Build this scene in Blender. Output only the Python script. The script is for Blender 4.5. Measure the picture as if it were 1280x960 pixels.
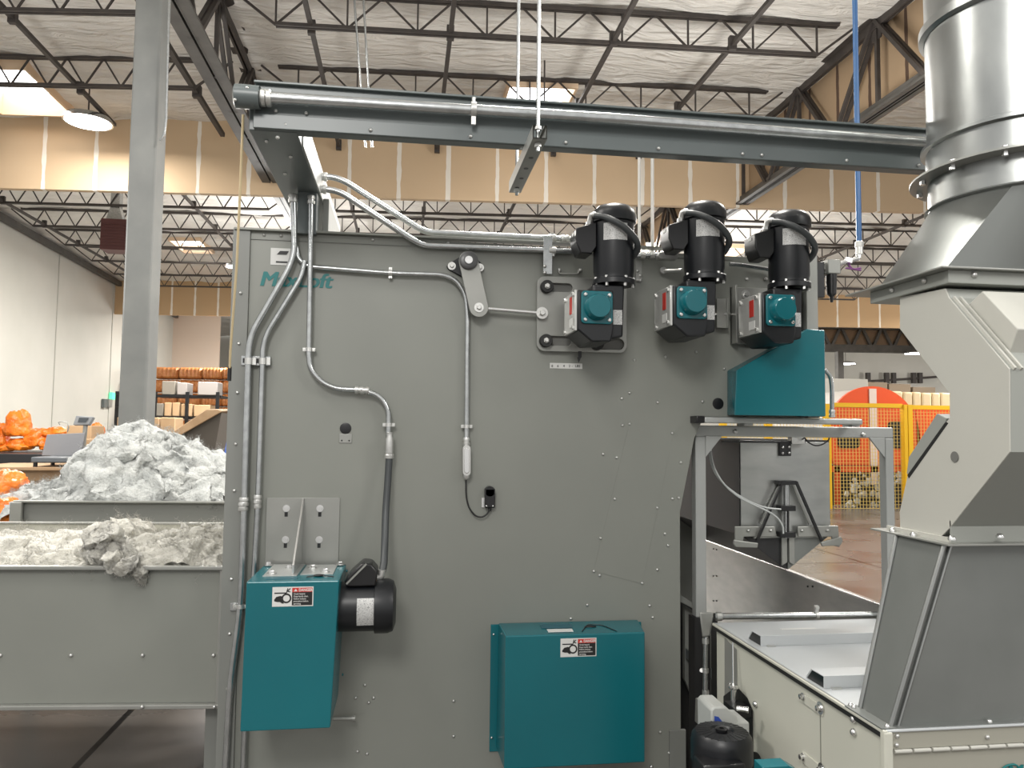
import bpy, math, random
from mathutils import Vector as V, Matrix, noise
random.seed(7)
def nvec(p): return V((noise.noise(p), noise.noise(p+V((31.7, 5.3, 9.1))), noise.noise(p+V((-12.9, 40.2, 17.6)))))*1.15
SC = bpy.context.scene
for _o in list(bpy.data.objects): bpy.data.objects.remove(_o)
# ------------------------------------------------------------------ camera
CAMH = 1.6; FPX = 950.0; YAW = math.radians(8.0); PITCH = math.radians(3.5); ROLL = math.radians(0.6)
cam = bpy.data.cameras.new('camera'); cam.sensor_width = 36; cam.lens = 36*FPX/1280; cam.clip_start = .05; cam.clip_end = 200
camo = bpy.data.objects.new('camera', cam); SC.collection.objects.link(camo)
CR = Matrix.Rotation(-YAW, 3, 'Z') @ Matrix.Rotation(math.pi/2 + PITCH, 3, 'X') @ Matrix.Rotation(ROLL, 3, 'Z')
camo.matrix_world = Matrix.Translation((0, 0, CAMH)) @ CR.to_4x4()
SC.camera = camo
C0 = V((0, 0, CAMH))
# ------------------------------------------------------------------ world, exposure
w = bpy.data.worlds.new('world'); SC.world = w; w.use_nodes = True
w.node_tree.nodes['Background'].inputs[0].default_value = (1.0, .985, .96, 1)
w.node_tree.nodes['Background'].inputs[1].default_value = .84
SC.view_settings.view_transform = 'Standard'; SC.view_settings.look = 'None'
SC.view_settings.exposure = 0.12; SC.view_settings.gamma = 1; SC.view_settings.use_curve_mapping = False
try: SC.cycles.max_bounces = 6
except Exception: pass
# big overhead high-bay rows: (x, y, z, size, watts) of the lamps that hang in the aisles
AISLE_LAMPS = [(-4.5, 3.2, 6.2, 1.2, 240), (1.2, 4.4, 6.3, 1.2, 300), (-2.0, 0.8, 6.3, 1.2, 60), (5.5, 6.5, 6.2, 1.2, 260),
               (-5, 19, 6.4, 1.4, 700), (6, 19, 6.4, 1.4, 800), (12, 32, 6.4, 1.6, 1300), (-5.5, 31, 6.0, 1.4, 900), (14, 13, 6.2, 1.4, 700), (22, 24, 6.2, 1.6, 1000)]
for i, (x, y, z, s, p) in enumerate(AISLE_LAMPS):
    l = bpy.data.lights.new('aisle_lamp_light', 'AREA'); l.shape = 'DISK'; l.size = s; l.energy = p; l.color = (1, .97, .91)
    o = bpy.data.objects.new('aisle_lamp_light', l); o.location = (x, y, z); SC.collection.objects.link(o)

# added fill points, no real lamps: they brighten ceiling, header walls and machine face
FILL_LIGHTS = [(-1.0, -2.0, 4.4, 480), (4.5, -.5, 4.6, 330), (-3.8, 7.4, 3.4, 260), (3.8, 8.2, 3.8, 330), (-3, 19, 4.6, 520), (8, 19, 4.6, 600), (20, 20, 4.8, 700), (-6, 33, 4.5, 500), (16, 34, 4.6, 900), (30, 34, 4.6, 900)]
for x, y, z, p in FILL_LIGHTS:
    l = bpy.data.lights.new('fill_light', 'POINT'); l.shadow_soft_size = .7; l.energy = p; l.color = (1, .98, .94)
    o = bpy.data.objects.new('fill_light', l); o.location = (x, y, z); SC.collection.objects.link(o)

def ray(px, py):
    return (CR @ V(((px-640)/FPX, (480-py)/FPX, -1))).normalized()
def PY(px, py, y): d = ray(px, py); return C0 + d*(y/d.y)
def PX(px, py, x): d = ray(px, py); return C0 + d*(x/d.x)
def PZ(px, py, z): d = ray(px, py); return C0 + d*((z-CAMH)/d.z)
def PD(px, py, depth):
    d = CR @ V(((px-640)/FPX, (480-py)/FPX, -1)); return C0 + d*depth
YF = 3.0
def F(px, py, off=0.0): return PY(px, py, YF-off)
# building frame: u runs along the header walls, v runs away
BA = math.radians(-5.0); BXV = V((math.cos(BA), math.sin(BA), 0))
def B(u, v, z): return V((u*BXV.x, v + u*BXV.y, z))
def UV(p): u = p.x/BXV.x; return u, p.y - u*BXV.y
def PV(px, py, v):      # on the plane v = const
    d = ray(px, py); k = math.tan(BA); t = (v)/(d.y - d.x*k); return C0 + d*t

# ------------------------------------------------------------------ materials
def mat(name, col, rough=.5, metal=0, bump=None, var=None, spec=.5, emis=None, noisy=None):
    m = bpy.data.materials.new(name); m.use_nodes = True; nt = m.node_tree; b = nt.nodes['Principled BSDF']
    b.inputs['Base Color'].default_value = (*col, 1); b.inputs['Roughness'].default_value = rough; b.inputs['Metallic'].default_value = metal
    b.inputs['Specular IOR Level'].default_value = spec
    if emis: b.inputs['Emission Color'].default_value = (*emis[0], 1); b.inputs['Emission Strength'].default_value = emis[1]
    tc = nt.nodes.new('ShaderNodeTexCoord')
    if var:      # (scale, colour2, stretch xyz)
        mp = nt.nodes.new('ShaderNodeMapping'); mp.inputs['Scale'].default_value = var[2] if len(var) > 2 else (1, 1, 1)
        n = nt.nodes.new('ShaderNodeTexNoise'); n.inputs['Scale'].default_value = var[0]; n.inputs['Detail'].default_value = 6
        r = nt.nodes.new('ShaderNodeValToRGB'); r.color_ramp.elements[0].position = .35; r.color_ramp.elements[1].position = .68
        r.color_ramp.elements[0].color = (*col, 1); r.color_ramp.elements[1].color = (*var[1], 1)
        nt.links.new(tc.outputs['Object'], mp.inputs[0]); nt.links.new(mp.outputs[0], n.inputs['Vector'])
        nt.links.new(n.outputs['Fac'], r.inputs[0]); nt.links.new(r.outputs[0], b.inputs['Base Color'])
        if noisy:
            mr = nt.nodes.new('ShaderNodeMapRange'); mr.inputs[3].default_value = rough-noisy; mr.inputs[4].default_value = rough+noisy
            nt.links.new(n.outputs['Fac'], mr.inputs[0]); nt.links.new(mr.outputs[0], b.inputs['Roughness'])
    if bump:     # (scale, strength, distance)
        n = nt.nodes.new('ShaderNodeTexNoise'); n.inputs['Scale'].default_value = bump[0]; n.inputs['Detail'].default_value = 5
        bp = nt.nodes.new('ShaderNodeBump'); bp.inputs['Strength'].default_value = bump[1]; bp.inputs['Distance'].default_value = bump[2] if len(bump) > 2 else .01
        nt.links.new(tc.outputs['Object'], n.inputs['Vector']); nt.links.new(n.outputs['Fac'], bp.inputs['Height']); nt.links.new(bp.outputs[0], b.inputs['Normal'])
    return m
M = {}
M['face'] = mat('grey_panel_paint', (.205, .212, .19), .42, 0, (3, .05, .02), (1.3, (.232, .238, .212)))
M['face2'] = mat('grey_edge_paint', (.20, .205, .19), .45)
M['beam'] = mat('slate_paint', (.095, .112, .112), .35, 0, (6, .04, .01), (3, (.11, .127, .127)))
M['column'] = mat('column_paint', (.15, .155, .15), .5, 0, None, (3, (.19, .195, .185)))
M['teal'] = mat('teal_paint', (.004, .112, .135), .27, 0, (25, .03, .004), (2, (.005, .128, .152)))
M['teal_text'] = mat('teal_lettering', (.005, .16, .16), .5)
M['galv'] = mat('zinc_conduit', (.42, .435, .435), .24, .9, (60, .05, .002), (30, (.52, .535, .535)))
M['cast'] = mat('cast_zinc', (.60, .60, .58), .38, .8, (90, .2, .002))
M['steel'] = mat('bright_steel', (.70, .70, .69), .25, .95)
M['stain'] = mat('brushed_steel', (.36, .37, .36), .38, .85, (8, .06, .01), (5, (.46, .465, .45), (1, 1, 3)), noisy=.12)
M['duct'] = mat('galvanised_duct', (.27, .28, .275), .33, .9, (9, .08, .01), (6, (.36, .37, .36), (1, 1, .5)), noisy=.10)
M['ductlow'] = mat('duct_steel_dull', (.20, .21, .20), .45, .55, (5, .05, .01), (4, (.23, .24, .23)))
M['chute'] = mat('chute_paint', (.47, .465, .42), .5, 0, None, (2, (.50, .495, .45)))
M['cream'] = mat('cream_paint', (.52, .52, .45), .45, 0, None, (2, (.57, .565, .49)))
M['lid'] = mat('lid_paint', (.50, .52, .53), .35, .1)
M['black'] = mat('black_paint', (.006, .007, .009), .38, 0, (40, .05, .003))
M['blackp'] = mat('black_plastic', (.008, .008, .009), .3)
M['rubber'] = mat('rubber', (.012, .012, .012), .6)
M['darkp'] = mat('dark_panel', (.018, .018, .019), .45)
M['hose'] = mat('grey_hose', (.045, .05, .052), .4)
M['tubing'] = mat('clear_tubing', (.45, .47, .46), .3)
M['white'] = mat('label_white', (.62, .62, .60), .5)
M['red'] = mat('label_red', (.50, .03, .02), .5)
M['inkk'] = mat('ink_black', (.01, .01, .01), .5)
M['frame'] = mat('frame_grey_paint', (.36, .37, .36), .4, .15)
M['plate'] = mat('grey_plate', (.27, .275, .255), .35, .35, None, (4, (.32, .32, .30)))
M['tan'] = mat('tan', (.5, .33, .16), .9)
M['steelbrown'] = mat('primer_steel', (.040, .034, .031), .6, 0, None, (6, (.06, .05, .044)))
M['girder'] = mat('girder_steel', (.055, .052, .047), .55, 0, None, (4, (.085, .08, .072)))
M['whitewall'] = mat('painted_concrete', (.48, .47, .425), .85, 0, (2, .1, .02), (.5, (.53, .515, .47)))
M['orange'] = mat('orange_plastic', (.75, .14, .008), .28, 0, (14, .6, .05), (7, (.90, .25, .02)))
M['bale'] = mat('bale_wrap', (.38, .12, .03), .5, 0, (8, .5, .03), (9, (.52, .22, .07)))
M['orangepaint'] = mat('orange_paint', (.60, .07, .012), .45)
M['yellow'] = mat('yellow_paint', (.72, .42, .01), .5)
M['card'] = mat('cardboard', (.40, .26, .14), .85, 0, None, (2, (.46, .31, .18)))
M['wood'] = mat('plywood', (.38, .24, .13), .7, 0, None, (6, (.46, .31, .18), (1, 5, 1)))
M['cord'] = mat('beige_cord', (.62, .50, .30), .7)
M['blue'] = mat('blue_pipe', (.02, .095, .25), .3)
M['bluebin'] = mat('blue_plastic', (.02, .10, .5), .5)
M['maroon'] = mat('maroon_enamel', (.10, .035, .035), .5)
M['wool'] = mat('white_fibre', (.52, .53, .515), .95, 0, (60, .9, .02), (7, (.41, .425, .42)))
M['wool2'] = mat('pale_fibre', (.55, .535, .485), .95, 0, (60, .9, .02), (6, (.44, .425, .38)))
for _k in ('wool', 'wool2'):
    _b = M[_k].node_tree.nodes['Principled BSDF']; _b.inputs['Subsurface Weight'].default_value = .6; _b.inputs['Subsurface Radius'].default_value = (.05, .05, .05); _b.inputs['Subsurface Scale'].default_value = .6
M['lamp'] = mat('lamp_lens', (1, 1, 1), .5, emis=((1, .98, .93), 14))
M['sky'] = mat('skylight_pane', (1, 1, 1), .5, emis=((.95, .98, 1), 5.0))
M['exit'] = mat('green_exit_face', (.1, .6, .3), .5, emis=((.1, .9, .4), 1.2))
M['screen'] = mat('meter_face', (.08, .09, .10), .3)
M['bluelabel'] = mat('label_blue', (.03, .07, .35), .5)

def printed(name, base=(.60, .60, .58), ink=(.12, .12, .12), scale=(260, 260, 520), thr=.56):
    m = bpy.data.materials.new(name); m.use_nodes = True; nt = m.node_tree; b = nt.nodes['Principled BSDF']; b.inputs['Roughness'].default_value = .35
    tc = nt.nodes.new('ShaderNodeTexCoord'); mp = nt.nodes.new('ShaderNodeMapping'); mp.inputs['Scale'].default_value = scale
    n = nt.nodes.new('ShaderNodeTexNoise'); n.inputs['Scale'].default_value = 1; n.inputs['Detail'].default_value = 1
    r = nt.nodes.new('ShaderNodeValToRGB'); r.color_ramp.elements[0].position = thr; r.color_ramp.elements[1].position = thr+.06
    r.color_ramp.elements[0].color = (*base, 1); r.color_ramp.elements[1].color = (*ink, 1)
    nt.links.new(tc.outputs['Object'], mp.inputs[0]); nt.links.new(mp.outputs[0], n.inputs['Vector']); nt.links.new(n.outputs['Fac'], r.inputs[0]); nt.links.new(r.outputs[0], b.inputs['Base Color'])
    return m
M['print'] = printed('rating_plate_print', (.50, .50, .49), (.20, .20, .20))

def insulation():
    m = bpy.data.materials.new('foil_insulation'); m.use_nodes = True; nt = m.node_tree; b = nt.nodes['Principled BSDF']; L = nt.links.new
    b.inputs['Roughness'].default_value = .5; b.inputs['Specular IOR Level'].default_value = .4
    tc = nt.nodes.new('ShaderNodeTexCoord')
    mp = nt.nodes.new('ShaderNodeMapping'); mp.inputs['Scale'].default_value = (.6, 2.2, 1); mp.inputs['Rotation'].default_value = (0, 0, .5)
    n = nt.nodes.new('ShaderNodeTexNoise'); n.inputs['Scale'].default_value = 2.2; n.inputs['Detail'].default_value = 8; n.inputs['Distortion'].default_value = 1.6
    L(tc.outputs['Object'], mp.inputs[0]); L(mp.outputs[0], n.inputs['Vector'])
    bp = nt.nodes.new('ShaderNodeBump'); bp.inputs['Strength'].default_value = .8; bp.inputs['Distance'].default_value = .16
    L(n.outputs['Fac'], bp.inputs['Height']); L(bp.outputs[0], b.inputs['Normal'])
    n2 = nt.nodes.new('ShaderNodeTexNoise'); n2.inputs['Scale'].default_value = .7
    r = nt.nodes.new('ShaderNodeValToRGB'); r.color_ramp.elements[0].color = (.66, .635, .59, 1); r.color_ramp.elements[1].color = (.82, .79, .74, 1)
    L(tc.outputs['Object'], n2.inputs['Vector']); L(n2.outputs['Fac'], r.inputs[0]); L(r.outputs[0], b.inputs['Base Color'])
    return m
M['insul'] = insulation()

def drywall(name, col, axis, period, phase, tape=(.78, .70, .60)):
    m = bpy.data.materials.new(name); m.use_nodes = True; nt = m.node_tree; b = nt.nodes['Principled BSDF']; L = nt.links.new
    b.inputs['Roughness'].default_value = .9
    tc = nt.nodes.new('ShaderNodeTexCoord'); sp = nt.nodes.new('ShaderNodeSeparateXYZ'); L(tc.outputs['Object'], sp.inputs[0])
    n = nt.nodes.new('ShaderNodeTexNoise'); n.inputs['Scale'].default_value = 3; L(tc.outputs['Object'], n.inputs['Vector'])
    def mth(op, a, bb=None):
        x = nt.nodes.new('ShaderNodeMath'); x.operation = op
        for i, q in enumerate((a, bb)):
            if q is None: continue
            if isinstance(q, (int, float)): x.inputs[i].default_value = q
            else: L(q, x.inputs[i])
        return x.outputs[0]
    a = mth('ADD', sp.outputs[axis], phase + 100*period); a = mth('MODULO', a, period); a = mth('SUBTRACT', a, period/2); a = mth('ABSOLUTE', a)
    nn = mth('MULTIPLY', mth('SUBTRACT', n.outputs['Fac'], .5), .06); a = mth('ADD', a, nn)
    mask = mth('LESS_THAN', a, .035)
    n2 = nt.nodes.new('ShaderNodeTexNoise'); n2.inputs['Scale'].default_value = .8; L(tc.outputs['Object'], n2.inputs['Vector'])
    r = nt.nodes.new('ShaderNodeValToRGB'); r.color_ramp.elements[0].color = (*col, 1); r.color_ramp.elements[1].color = (col[0]*1.12, col[1]*1.12, col[2]*1.15, 1); L(n2.outputs['Fac'], r.inputs[0])
    mx = nt.nodes.new('ShaderNodeMix'); mx.data_type = 'RGBA'; L(mask, mx.inputs['Factor']); L(r.outputs[0], mx.inputs['A']); mx.inputs['B'].default_value = (*tape, 1)
    L(mx.outputs['Result'], b.inputs['Base Color']); return m

def concrete():
    m = bpy.data.materials.new('concrete_floor'); m.use_nodes = True; nt = m.node_tree; b = nt.nodes['Principled BSDF']; L = nt.links.new
    tc = nt.nodes.new('ShaderNodeTexCoord')
    n = nt.nodes.new('ShaderNodeTexNoise'); n.inputs['Scale'].default_value = .8; n.inputs['Detail'].default_value = 9; L(tc.outputs['Object'], n.inputs['Vector'])
    r = nt.nodes.new('ShaderNodeValToRGB'); r.color_ramp.elements[0].position = .3; r.color_ramp.elements[1].position = .7
    r.color_ramp.elements[0].color = (.070, .063, .057, 1); r.color_ramp.elements[1].color = (.165, .148, .135, 1); L(n.outputs['Fac'], r.inputs[0])
    br = nt.nodes.new('ShaderNodeTexBrick'); br.offset = 0; br.inputs['Scale'].default_value = 1; br.inputs['Brick Width'].default_value = 3.6; br.inputs['Row Height'].default_value = 3.6
    br.inputs['Mortar Size'].default_value = .018; br.inputs['Color1'].default_value = (1, 1, 1, 1); br.inputs['Color2'].default_value = (.92, .92, .92, 1); br.inputs['Mortar'].default_value = (.08, .08, .08, 1)
    mp = nt.nodes.new('ShaderNodeMapping'); mp.inputs['Location'].default_value = (.70, -.60, 0); L(tc.outputs['Object'], mp.inputs[0]); L(mp.outputs[0], br.inputs['Vector'])
    mx = nt.nodes.new('ShaderNodeMix'); mx.data_type = 'RGBA'; mx.blend_type = 'MULTIPLY'; mx.inputs['Factor'].default_value = 1
    L(r.outputs[0], mx.inputs['A']); L(br.outputs['Color'], mx.inputs['B']); L(mx.outputs['Result'], b.inputs['Base Color'])
    mr = nt.nodes.new('ShaderNodeMapRange'); mr.inputs[3].default_value = .12; mr.inputs[4].default_value = .42; L(n.outputs['Fac'], mr.inputs[0]); L(mr.outputs[0], b.inputs['Roughness'])
    return m
M['floor'] = concrete()

# ------------------------------------------------------------------ mesh builder
class MB:
    def __init__(s): s.v = []; s.f = []
    def add(s, vs, fs):
        k = len(s.v); s.v += [V(q) for q in vs]; s.f += [tuple(i+k for i in f) for f in fs]; return s
    def hexa(s, a, b):      # two quads a, b (matching order) joined
        return s.add(list(a)+list(b), [(0, 3, 2, 1), (4, 5, 6, 7), (0, 1, 5, 4), (1, 2, 6, 5), (2, 3, 7, 6), (3, 0, 4, 7)])
    def box(s, p0, p1):
        x0, y0, z0 = p0; x1, y1, z1 = p1
        return s.hexa([(x0, y0, z0), (x1, y0, z0), (x1, y1, z0), (x0, y1, z0)], [(x0, y0, z1), (x1, y0, z1), (x1, y1, z1), (x0, y1, z1)])
    def cbox(s, c, size, rot=None):
        hx, hy, hz = size[0]/2, size[1]/2, size[2]/2; c = V(c)
        P = [V(q) for q in [(-hx, -hy, -hz), (hx, -hy, -hz), (hx, hy, -hz), (-hx, hy, -hz), (-hx, -hy, hz), (hx, -hy, hz), (hx, hy, hz), (-hx, hy, hz)]]
        if rot is not None: P = [rot @ q for q in P]
        return s.hexa([c+q for q in P[:4]], [c+q for q in P[4:]])
    def beam(s, a, b, w_, h_, up=(0, 0, 1)):
        a = V(a); b = V(b); d = (b-a).normalized(); up = V(up)
        if abs(d.dot(up)) > .98: up = V((0, 1, 0))
        x = d.cross(up).normalized(); z = x.cross(d).normalized(); x = x*w_/2; z = z*h_/2
        return s.hexa([a-x-z, a+x-z, a+x+z, a-x+z], [b-x-z, b+x-z, b+x+z, b-x+z])
    def prism(s, poly, vec):
        n = len(poly); vec = V(vec); P = [V(q) for q in poly]
        return s.add(P+[q+vec for q in P], [tuple(range(n))[::-1], tuple(range(n, 2*n))]+[(i, (i+1) % n, (i+1) % n+n, i+n) for i in range(n)])
    def loft(s, A, Bq):
        n = len(A); return s.add(list(A)+list(Bq), [tuple(range(n))[::-1], tuple(range(n, 2*n))]+[(i, (i+1) % n, (i+1) % n+n, i+n) for i in range(n)])
    def rings(s, R_, cap=True):
        n = len(R_[0]); fs = []
        for k in range(len(R_)-1):
            for i in range(n): fs.append((k*n+i, k*n+(i+1) % n, (k+1)*n+(i+1) % n, (k+1)*n+i))
        if cap: fs.append(tuple(range(n))[::-1]); fs.append(tuple(range((len(R_)-1)*n, len(R_)*n)))
        return s.add([p for r in R_ for p in r], fs)
    def lathe(s, prof, o, axis=(0, 0, 1), n=24, cap=True):     # prof: (radius, along)
        o = V(o); a = V(axis).normalized(); t = V((1, 0, 0)) if abs(a.x) < .8 else V((0, 1, 0)); x = a.cross(t).normalized(); y = a.cross(x)
        return s.rings([[o + a*h + (x*math.cos(2*math.pi*i/n)+y*math.sin(2*math.pi*i/n))*max(r, 1e-5) for i in range(n)] for r, h in prof], cap)
    def cyl(s, a, b, r, n=16, r2=None):
        a = V(a); b = V(b); return s.lathe([(r, 0), (r if r2 is None else r2, (b-a).length)], a, b-a, n)
    def tube(s, pts, r, n=10, fillet=0, seg=5):
        P = [V(q) for q in pts]
        if fillet:
            Q = [P[0]]
            for i in range(1, len(P)-1):
                a, b, c = P[i-1], P[i], P[i+1]; f = min(fillet, (a-b).length*.48, (c-b).length*.48)
                p = b+(a-b).normalized()*f; q = b+(c-b).normalized()*f
                for k in range(seg+1):
                    t = k/seg; Q.append(p*(1-t)**2+b*2*t*(1-t)+q*t*t)
            Q.append(P[-1]); P = Q
        T = []
        for i in range(len(P)):
            d = P[min(i+1, len(P)-1)]-P[max(i-1, 0)]; T.append(d.normalized() if d.length > 1e-9 else V((0, 0, 1)))
        up = V((0, 0, 1)) if abs(T[0].z) < .9 else V((0, 1, 0)); x = T[0].cross(up).normalized(); R_ = []
        for p, t in zip(P, T):
            x = (x - t*x.dot(t)).normalized(); y = t.cross(x)
            R_.append([p+(x*math.cos(2*math.pi*i/n)+y*math.sin(2*math.pi*i/n))*r for i in range(n)])
        return s.rings(R_)
    def sphere(s, c, r, n=12, sc=(1, 1, 1)):
        c = V(c); R_ = []
        for k in range(1, n):
            a = math.pi*k/n; R_.append([c+V((r*sc[0]*math.sin(a)*math.cos(2*math.pi*i/(2*n)), r*sc[1]*math.sin(a)*math.sin(2*math.pi*i/(2*n)), -r*sc[2]*math.cos(a))) for i in range(2*n)])
        return s.rings(R_)
    def obj(s, name, m, parent=None, smooth=35, bevel=0, segs=2):
        me = bpy.data.meshes.new(name)
        if parent is not None: org = V(parent['_o']) if '_o' in parent else parent.location
        else:
            xs = [q.x for q in s.v]; ys = [q.y for q in s.v]; zs = [q.z for q in s.v]; org = V(((min(xs)+max(xs))/2, (min(ys)+max(ys))/2, min(zs)))
        me.from_pydata([q-org for q in s.v], [], s.f); me.update()
        import bmesh
        bm = bmesh.new(); bm.from_mesh(me); bmesh.ops.recalc_face_normals(bm, faces=bm.faces); bm.to_mesh(me); bm.free()
        if smooth: me.shade_smooth(); me.set_sharp_from_angle(angle=math.radians(smooth))
        o = bpy.data.objects.new(name, me); SC.collection.objects.link(o)
        if m is not None: me.materials.append(m if not isinstance(m, str) else M[m])
        if parent is None: o.location = org
        else:
            o.parent = parent
            WORG[o.name] = org.copy()
        WORG[o.name] = org.copy()
        if bevel:
            b = o.modifiers.new('bevel', 'BEVEL'); b.width = bevel; b.segments = segs; b.limit_method = 'ANGLE'; b.angle_limit = math.radians(40)
        return o
WORG = {}
def sub(mb, name, m, part, **k):       # a sub-part: part's origin equals its thing's origin
    class P: pass
    me_parent = part; org = WORG[part.name]
    class D(dict): pass
    proxy = bpy.data.objects.new('tmp', None); proxy.location = org
    o = mb.obj(name, m, proxy, **k); o.parent = part; bpy.data.objects.remove(proxy); WORG[o.name] = org
    return o
def tag(o, label, cat, group=None, kind=None):
    o['label'] = label; o['category'] = cat
    if group: o['group'] = group
    if kind: o['kind'] = kind
    return o
def thing(name, label, cat, loc, group=None):
    o = bpy.data.objects.new(name, None); SC.collection.objects.link(o); o.location = V(loc); o.empty_display_size = .05
    WORG[o.name] = V(loc); return tag(o, label, cat, group)
def struct(o): o['kind'] = 'structure'; return o
def copy_tree(o, parent=None):
    c = o.copy(); SC.collection.objects.link(c); c.parent = parent
    for ch in o.children: copy_tree(ch, c)
    return c
_sc = {}
def screws(parent, pts, r=.006, name='screw', m='cast', n=(0, -1, 0), washer=False):
    key = (r, m, n, washer)
    if key not in _sc:
        mb = MB(); a = V(n)
        if washer: mb.lathe([(r*1.9, 0), (r*1.9, r*.3)], (0, 0, 0), a, 16)
        mb.lathe([(r, 0), (r, r*.5), (r*.6, r*1.0), (0, r*1.15)] if not washer else [(r, 0), (r, r*1.1), (r*.8, r*1.4)], (0, 0, 0), a, 6 if washer else 12)
        me = bpy.data.meshes.new(name); me.from_pydata(mb.v, [], mb.f); me.shade_smooth(); me.set_sharp_from_angle(angle=.7); me.materials.append(M[m]); _sc[key] = me
    for p in pts:
        o = bpy.data.objects.new(name, _sc[key]); SC.collection.objects.link(o); o.parent = parent; o.location = V(p)-WORG[parent.name]
        WORG[o.name] = V(p)
def curve_mesh(cu, name):
    o = bpy.data.objects.new(name, cu); SC.collection.objects.link(o)
    bpy.context.view_layer.update()
    me = bpy.data.meshes.new_from_object(o.evaluated_get(bpy.context.evaluated_depsgraph_get())); bpy.data.objects.remove(o); return me
def text(s_, name, loc, size, m, parent, bold=0, shear=0, rot=None, ext=.0008, align='LEFT', xs=1):
    cu = bpy.data.curves.new('t', 'FONT'); cu.body = s_; cu.size = size; cu.offset = bold; cu.shear = shear; cu.extrude = ext; cu.align_x = align; cu.resolution_u = 3
    me = curve_mesh(cu, name); me.name = name; me.materials.clear(); me.materials.append(M[m])
    R_ = rot if rot is not None else Matrix.Rotation(math.pi/2, 3, 'X')
    org = WORG[parent.name]
    for v in me.vertices: v.co = R_ @ V((v.co.x*xs, v.co.y, v.co.z)) + V(loc) - org
    o = bpy.data.objects.new(name, me); SC.collection.objects.link(o); o.parent = parent; WORG[o.name] = org; return o
def plate(outline, holes, thick, name, m, parent, y):      # outline/holes: lists of world (x,z) in the plane y, extruded towards the viewer
    cu = bpy.data.curves.new('p', 'CURVE'); cu.dimensions = '2D'; cu.fill_mode = 'BOTH'; cu.extrude = thick/2; cu.bevel_depth = min(.0015, thick*.2); cu.bevel_resolution = 1
    for loop in [outline]+list(holes):
        sp = cu.splines.new('POLY'); sp.points.add(len(loop)-1)
        for p, q in zip(sp.points, loop): p.co = (q[0], q[1], 0, 1)
        sp.use_cyclic_u = True
    me = curve_mesh(cu, name); me.name = name; me.materials.clear(); me.materials.append(M[m]); org = WORG[parent.name]
    for v in me.vertices: v.co = V((v.co.x, y-thick/2-v.co.z, v.co.y))-org
    me.shade_smooth(); me.set_sharp_from_angle(angle=.6)
    o = bpy.data.objects.new(name, me); SC.collection.objects.link(o); o.parent = parent; WORG[o.name] = org; return o
def rrect(x0, z0, x1, z1, r, n=5):
    P = []
    for cx, cz, a0 in ((x1-r, z1-r, 0), (x0+r, z1-r, 90), (x0+r, z0+r, 180), (x1-r, z0+r, 270)):
        for k in range(n+1):
            a = math.radians(a0+90*k/n); P.append((cx+r*math.cos(a), cz+r*math.sin(a)))
    return P
def circ(x, z, r, n=20): return [(x+r*math.cos(2*math.pi*i/n), z+r*math.sin(2*math.pi*i/n)) for i in range(n)]
ORD = ['first', 'second', 'third', 'fourth', 'fifth', 'sixth', 'seventh', 'eighth', 'ninth', 'tenth', 'eleventh', 'twelfth', 'thirteenth', 'fourteenth', 'fifteenth', 'sixteenth', 'seventeenth', 'eighteenth']
# ================================================================== BUILDING
RS = 1.25
ZB = 1.6+4.0*RS      # joist bottom chord
ZT = 1.6+4.34*RS     # joist top chord
ZR = 1.6+4.45*RS     # roof lining
ZH = 1.6+3.32*RS     # underside of header walls
VH1 = UV(PZ(590, 250.5, ZH))[1]
VH2 = UV(PZ(230, 394, ZH))[1]
VEND = 46.0
m = MB(); m.box((-40, -8, -.1), (60, 75, 0)); struct(m.obj('floor', 'floor', smooth=0))
# skylight openings (u0, u1, v0, v1)
def sky_rect(pts):
    q = [UV(PZ(x, y, ZR)) for x, y in pts]; return (min(a for a, b in q), max(a for a, b in q), min(b for a, b in q), max(b for a, b in q))
uA, vA = UV(PZ(23.5, 136, ZT)); uA2, _ = UV(PZ(90, 136, ZT))
_, vN_ = UV(PZ(33, 79, ZT)); SKY = [(uA-.25, uA2, vN_, vA)]
u0, v1 = UV(PZ(231, 313, ZT)); u1, _ = UV(PZ(268, 313, ZT)); _, v0 = UV(PZ(213, 296, ZT)); SKY.append((u0, u1, v0, v1))
u0, v0 = UV(PZ(640, 101, ZT)); u1, _ = UV(PZ(716, 106, ZT)); SKY.append((u0, u1, v0, v0+1.25))
u0, v0 = UV(PZ(895, 306, ZT)); u1, _ = UV(PZ(942, 306, ZT)); SKY.append((u0, u1, v0, v0+2.4))
u0, v0 = UV(PZ(565, 310, ZT)); u1, _ = UV(PZ(600, 310, ZT)); SKY.append((u0, u1, v0, v0+1.6))
U0, U1 = -17.0, 34.0
mb = MB(); du = .17; nu = int((U1-U0)/du); nv = int((VEND-1)/du); idx = {}
SP = 1.6*RS; VA = UV(PZ(700, 52, ZB))[1]
def ceil_z(u, v):
    ph = ((v-VA)/SP) % 1.0
    sag = -.05*math.sin(math.pi*ph)**.7 if ph > 0 else 0
    wv = noise.noise(V((u*.9, v*.9, 0)))*.05+noise.noise(V((u*3, v*2.2, 5)))*.022 + abs(noise.noise(V((u*1.3+v*.8, v*3.1, 9))))*.03
    return ZT+.035+sag+wv*1.3
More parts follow.
